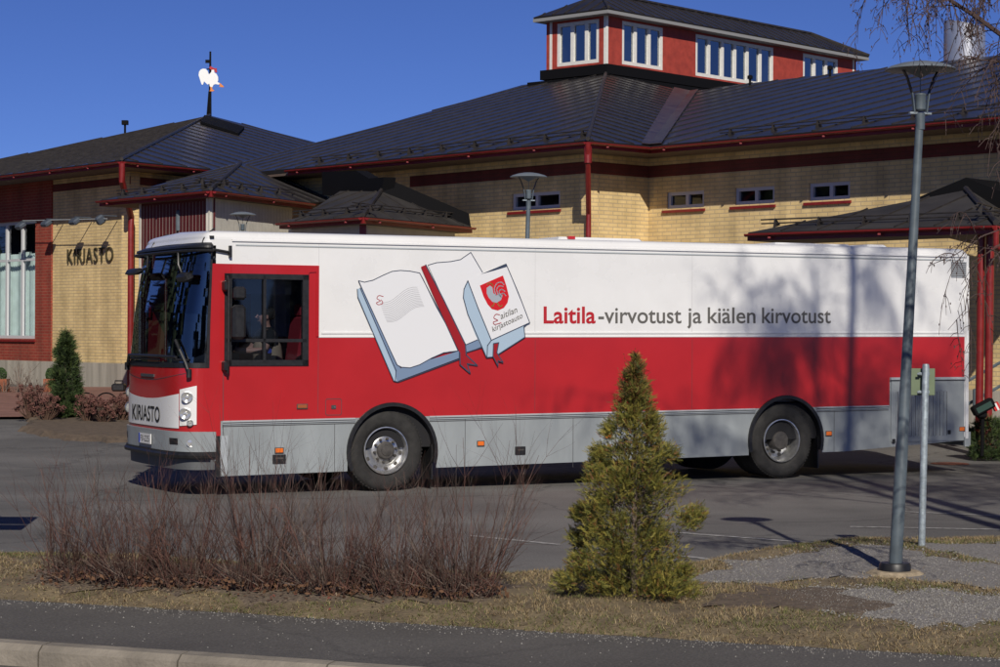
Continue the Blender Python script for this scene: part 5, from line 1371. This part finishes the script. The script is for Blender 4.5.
# low dry plants in the planting bed and bare climbers at the wall
M_sed=[mat('dry_seedhead',(.11,.045,.035),.9,noise=.3,nscale=9),mat('dry_stalk',(.13,.075,.05),.9)]
def dry_plant(base,H,Wd,seed,label):
    r=random.Random(seed); g=MB()
    for k in range(46):
        a=r.random()*6.28; f=r.random(); p=Vector((math.cos(a)*Wd*.2*f,math.sin(a)*Wd*.2*f,0)); q=p+Vector((math.cos(a)*Wd*.6*f,math.sin(a)*Wd*.5*f,H*r.uniform(.25,1))); g.tube([p,q],.008,3,m=1,cap=False)
        for j in range(16): s=.035; o=q+rv(r)*.06*r.random(); u=rv(r)*s; v=u.orthogonal().normalized()*s*.8; g.face([o-u,o+v,o+u],0)
    o=g.build('dry_perennial',M_sed); o.location=base; return tag(o,label,'plant','dried perennials in the planting bed')
for k,(x,y,top,wp_,lb) in enumerate([(30,421,388,22,'leftmost dark dry perennial in the bed beside the red paving'),(46,424,398,24,'dark dry perennial just left of the slim conifer'),(88,425,398,24,'dark dry perennial just right of the slim conifer'),(104,426,402,22,'dark dry perennial in front of the hoop rack'),(121,424,398,20,'dark dry perennial nearest the bus front corner')]):
    b=gnd(x,y); b.z+=.05; dry_plant(b,(y-top)/F*b.y,wp_/F*b.y,50+k,lb)
for k,(x,top,wp_,lb) in enumerate([(3,362,30,'bare brown shrub against the plinth beside the left planter'),(20,364,26,'bare brown shrub against the plinth under the big window'),(37,366,24,'bare brown shrub against the plinth left of the second planter')]):
    b=gnd(x,394); Y=b.y-.5; p=onY(x,392,Y); bare_shrub(p,(392-top)/F*Y,wp_/F*Y,7,70+k,lb,'bare shrubs along the library plinth',mm=[M_stem2,M_stem2,MATS['dead_leaf']],r0=.016,depth=2)

# dry grass on the verge
g=MB(); r=random.Random(21); cnt=0
GM=[mat('grass_straw',(.27,.20,.10),.9),mat('grass_pale',(.36,.28,.16),.9),mat('grass_green',(.115,.125,.035),.9),mat('grass_brown',(.15,.10,.055),.9)]
while cnt<95000:
    p=r.uniform(-5.2,7.5); q=r.uniform(1.6,9); v=PQ(p,q); cnt+=1
    z=vergez(v.x,v.y)
    if z is None or abs(v.x)/v.y>.27: continue
    if any(inpoly(v.x,v.y,P) for P in (GP[0],GP[1],GP[3])) and r.random()<.95: continue
    if (inpoly(v.x,v.y,GP[2]) or inpoly(v.x,v.y,MU)) and r.random()<.82: continue
    nz=noise2(v.x,v.y,1.4)+.5*noise2(v.x,v.y,5)
    if nz<-.28 and r.random()<.75: continue
    green=noise2(v.x+7,v.y,.9)+.4*noise2(v.x,v.y+3,4)
    for b_ in range(3):
        h=r.uniform(.010,.034)*(1+.6*max(0,nz)); a=r.random()*6.28; ln=r.uniform(.4,2.2)*h; o=Vector((v.x+r.gauss(0,.012),v.y+r.gauss(0,.012),z-.003)); w_=.0028
        t=o+Vector((math.cos(a)*ln,math.sin(a)*ln,h)); sx=Vector((-math.sin(a),math.cos(a),0))*w_
        m=2 if (green>.12 and r.random()<.6) or r.random()<.10 else r.choice((0,0,1,3)); g.face([o-sx,o+sx,t],m)
tag(g.build('dry_grass',GM),'short straw-coloured dry grass with green tufts covering the verge','grass',kind='stuff')
g=MB()
for k in range(5200):
    p=r.uniform(-4.6,1.8); v=PQ(p,r.uniform(1.75,4.4)); z=vergez(v.x,v.y)
    if z is None: continue
    if not inpoly(v.x,v.y,MU) and r.random()<.75: continue
    o=Vector((v.x,v.y,z+.012+r.random()*.012)); u=(rv(r)+Vector((0,0,0))); u.z*=.35; u=u.normalized()*r.uniform(.008,.022); w_=Vector((-u.y,u.x,u.z*.4))*.55; g.face([o-u,o+w_,o+u,o-w_],r.choice((0,0,1,2)))
tag(g.build('leaf_litter',[MATS['dead_leaf'],mat('leaf_pale',(.30,.22,.15),.9),mat('leaf_red',(.16,.045,.03),.9)]),'brown dead leaves lying under the bare shrubs','leaf litter',kind='stuff')

# =================================================================== TREES (mostly outside the frame; they shade the bus and hang into the top right)
def birch(base,H,seed,label,nb=34,lean=(0,0),inside=()):
    r=random.Random(seed); T=empty('birch_tree',base,label,'tree','bare birches right of the picture')
    trunk=[]; 
    for k in range(13):
        t=k/12; trunk.append(Vector((lean[0]*t*H+.10*math.sin(t*5+seed),lean[1]*t*H,t*H)))
    g=MB(); g.tube(trunk,[.15*(1-.86*k/12)*H/14+.01 for k in range(13)],10); g.build('trunk',M_bark,T,smooth=True)
    g=MB(); g2=MB()
    def twigs(p,d,L,n,droop=1.0):
        for k in range(n):
            dd=(d*.5+rv(r)*.5).normalized(); q=p.copy(); pts=[q.copy()]; m=6; l=L*r.uniform(.5,1.1)
            for j in range(m): dd=(dd+UP*-.34*droop+rv(r)*.10).normalized(); q=q+dd*l/m; pts.append(q.copy())
            g2.tube(pts,[.0045-.0006*j for j in range(m+1)],3,cap=False)
            for j in range(2,m+1):
                for s_ in range(2):
                    e=(dd*.4+rv(r)*.7-UP*.25).normalized(); o=pts[j].lerp(pts[j-1],r.random()); l2=l*r.uniform(.10,.28); g2.tube([o,o+e*l2*.5,o+(e-UP*.3)*l2],[.0028,.0022,.0016],3,cap=False)
                    if r.random()<.8:
                        b=o+e*l2*.9; g2.box(b,(.006,.006,.013))
    def limb(p,d,L,rad,dep):
        q=p.copy(); pts=[q.copy()]; dd=d.normalized(); m=7
        for j in range(m): dd=(dd+rv(r)*.12+UP*(.05 if dep>1 else -.06)).normalized(); q=q+dd*L/m; pts.append(q.copy())
        g.tube(pts,[rad*(1-.78*j/m) for j in range(m+1)],5,cap=False)
        for j in range(2,m+1):
            if dep>0:
                for s_ in range(2 if dep>1 else 1): limb(pts[j],(dd*.7+rv(r)*.75),L*r.uniform(.3,.5),rad*.42,dep-1)
            else: twigs(pts[j],dd,.75,2)
    for k in range(nb):
        t=.50+.48*(k+r.random())/nb; p=trunk[int(t*12)].lerp(trunk[min(12,int(t*12)+1)],t*12%1); a=k*2.4+r.random()*.8
        L=H*.30*(1.15-t)*r.uniform(.8,1.2)+.4; limb(p,Vector((math.cos(a),math.sin(a),.75)),L,.045*(1.2-t),1)
    for (pts,rad,tw) in inside:
        P=[p-base for p in pts]; g.tube(P,[rad*(1-.6*j/(len(P)-1)) for j in range(len(P))],6)
        for j in range(1,len(P)):
            seg=P[j]-P[j-1]; n_=max(2,int(seg.length/.07))
            for k in range(n_): 
                o=P[j-1]+seg*k/n_
                for _ in range(int(tw+r.random())): twigs(o,(seg.normalized()*.3+rv(r)*.6-UP*.05),r.uniform(.15,.75),1)
    g.build('branches',M_twig,T); g2.build('twigs',M_twig,T)
    return T
bb=lambda x,y,Y: onY(x,y,Y)
Yb=13.5
ins=[([bb(1130,75,Yb),bb(1060,58,Yb),bb(1000,34,Yb),bb(975,16,Yb),bb(950,0,Yb),bb(925,-25,Yb),bb(900,-48,Yb)],.020,2.6),
     ([bb(1120,20,Yb),bb(1040,-10,Yb),bb(960,-38,Yb),bb(900,-42,Yb),bb(868,-22,Yb)],.012,2.6),
     ([bb(1120,110,Yb-.4),bb(1050,75,Yb-.4),bb(1000,62,Yb-.4),bb(965,58,Yb-.4)],.009,2.0),
     ([bb(1100,40,Yb+.5),bb(1040,5,Yb+.5),bb(1000,-12,Yb+.5),bb(960,-25,Yb+.5),bb(925,-20,Yb+.5),bb(890,-10,Yb+.5)],.008,2.6),
     ([bb(1100,90,Yb+.3),bb(1030,60,Yb+.3),bb(985,80,Yb+.3)],.006,1.6),
     ([bb(1120,200,Yb),bb(1040,215,Yb),bb(985,235,Yb),bb(955,255,Yb),bb(928,266,Yb)],.005,.55),
     ([bb(1100,230,Yb),bb(1010,240,Yb),bb(972,262,Yb),bb(965,310,Yb),bb(948,330,Yb)],.004,.55)]
sx=lambda X,Y,Yt:X+.1055*(Y-Yt)
birch(Vector((4.98+.1055*(28.8-14.5),14.5,0)),15.5,3,'tall bare birch right of the picture whose drooping twigs hang in from above',20,inside=ins)
birch(Vector((4.38+.1055*(28.5-12.8),12.8,0)),14,5,'second bare birch right of the picture closer to the road',14,lean=(.01,0))
birch(Vector((8.6,15.0,0)),12,9,'third bare birch farther right of the picture',11)
# unseen woods left and behind the camera, added to darken reflections in the glass
def wood(name,pts,label,seed):
    r=random.Random(seed); g=MB()
    for x,y,h in pts:
        w_=h*.26; g.tube([(x,y,0),(x,y,h*.9)],[.22,.03],5); g.lathe([(w_*.6,h*.04),(w_*.95,h*.10),(w_*.70,h*.35),(w_*.42,h*.6),(w_*.18,h*.82),(.01,h*.96)],(x,y,0),n=9,m=1)
        for k in range(500):
            t=r.random()**1.2; a=r.random()*6.28; rr_=w_*(1-t)*r.uniform(.3,1.1)+.1; z=h*(.08+.92*t); o=Vector((x+rr_*math.cos(a),y+rr_*math.sin(a),z)); d=(Vector((math.cos(a),math.sin(a),-.3))+rv(r)*.4).normalized()*.9; s=d.cross(UP).normalized()*.30; g.face([o-s,o+d,o+s],1)
    return tag(g.build(name,[M_bark,mat('spruce_needles',(.02,.035,.012),.85)]),label,'wood',kind='stuff')
r=random.Random(2)
wood('reflection_wood',[(-30-r.random()*14,30+k*1.5+r.random()*2,r.uniform(9.5,13)) for k in range(44)],'unseen dark spruce wood left of the library, added to darken the windscreen reflection',4)
wood('reflection_wood',[(-50+k*4.5+r.random()*3,-62-r.random()*12,r.uniform(9,15)) for k in range(34)],'unseen dark spruce wood behind the viewer, added for dark reflections in the glass',6)
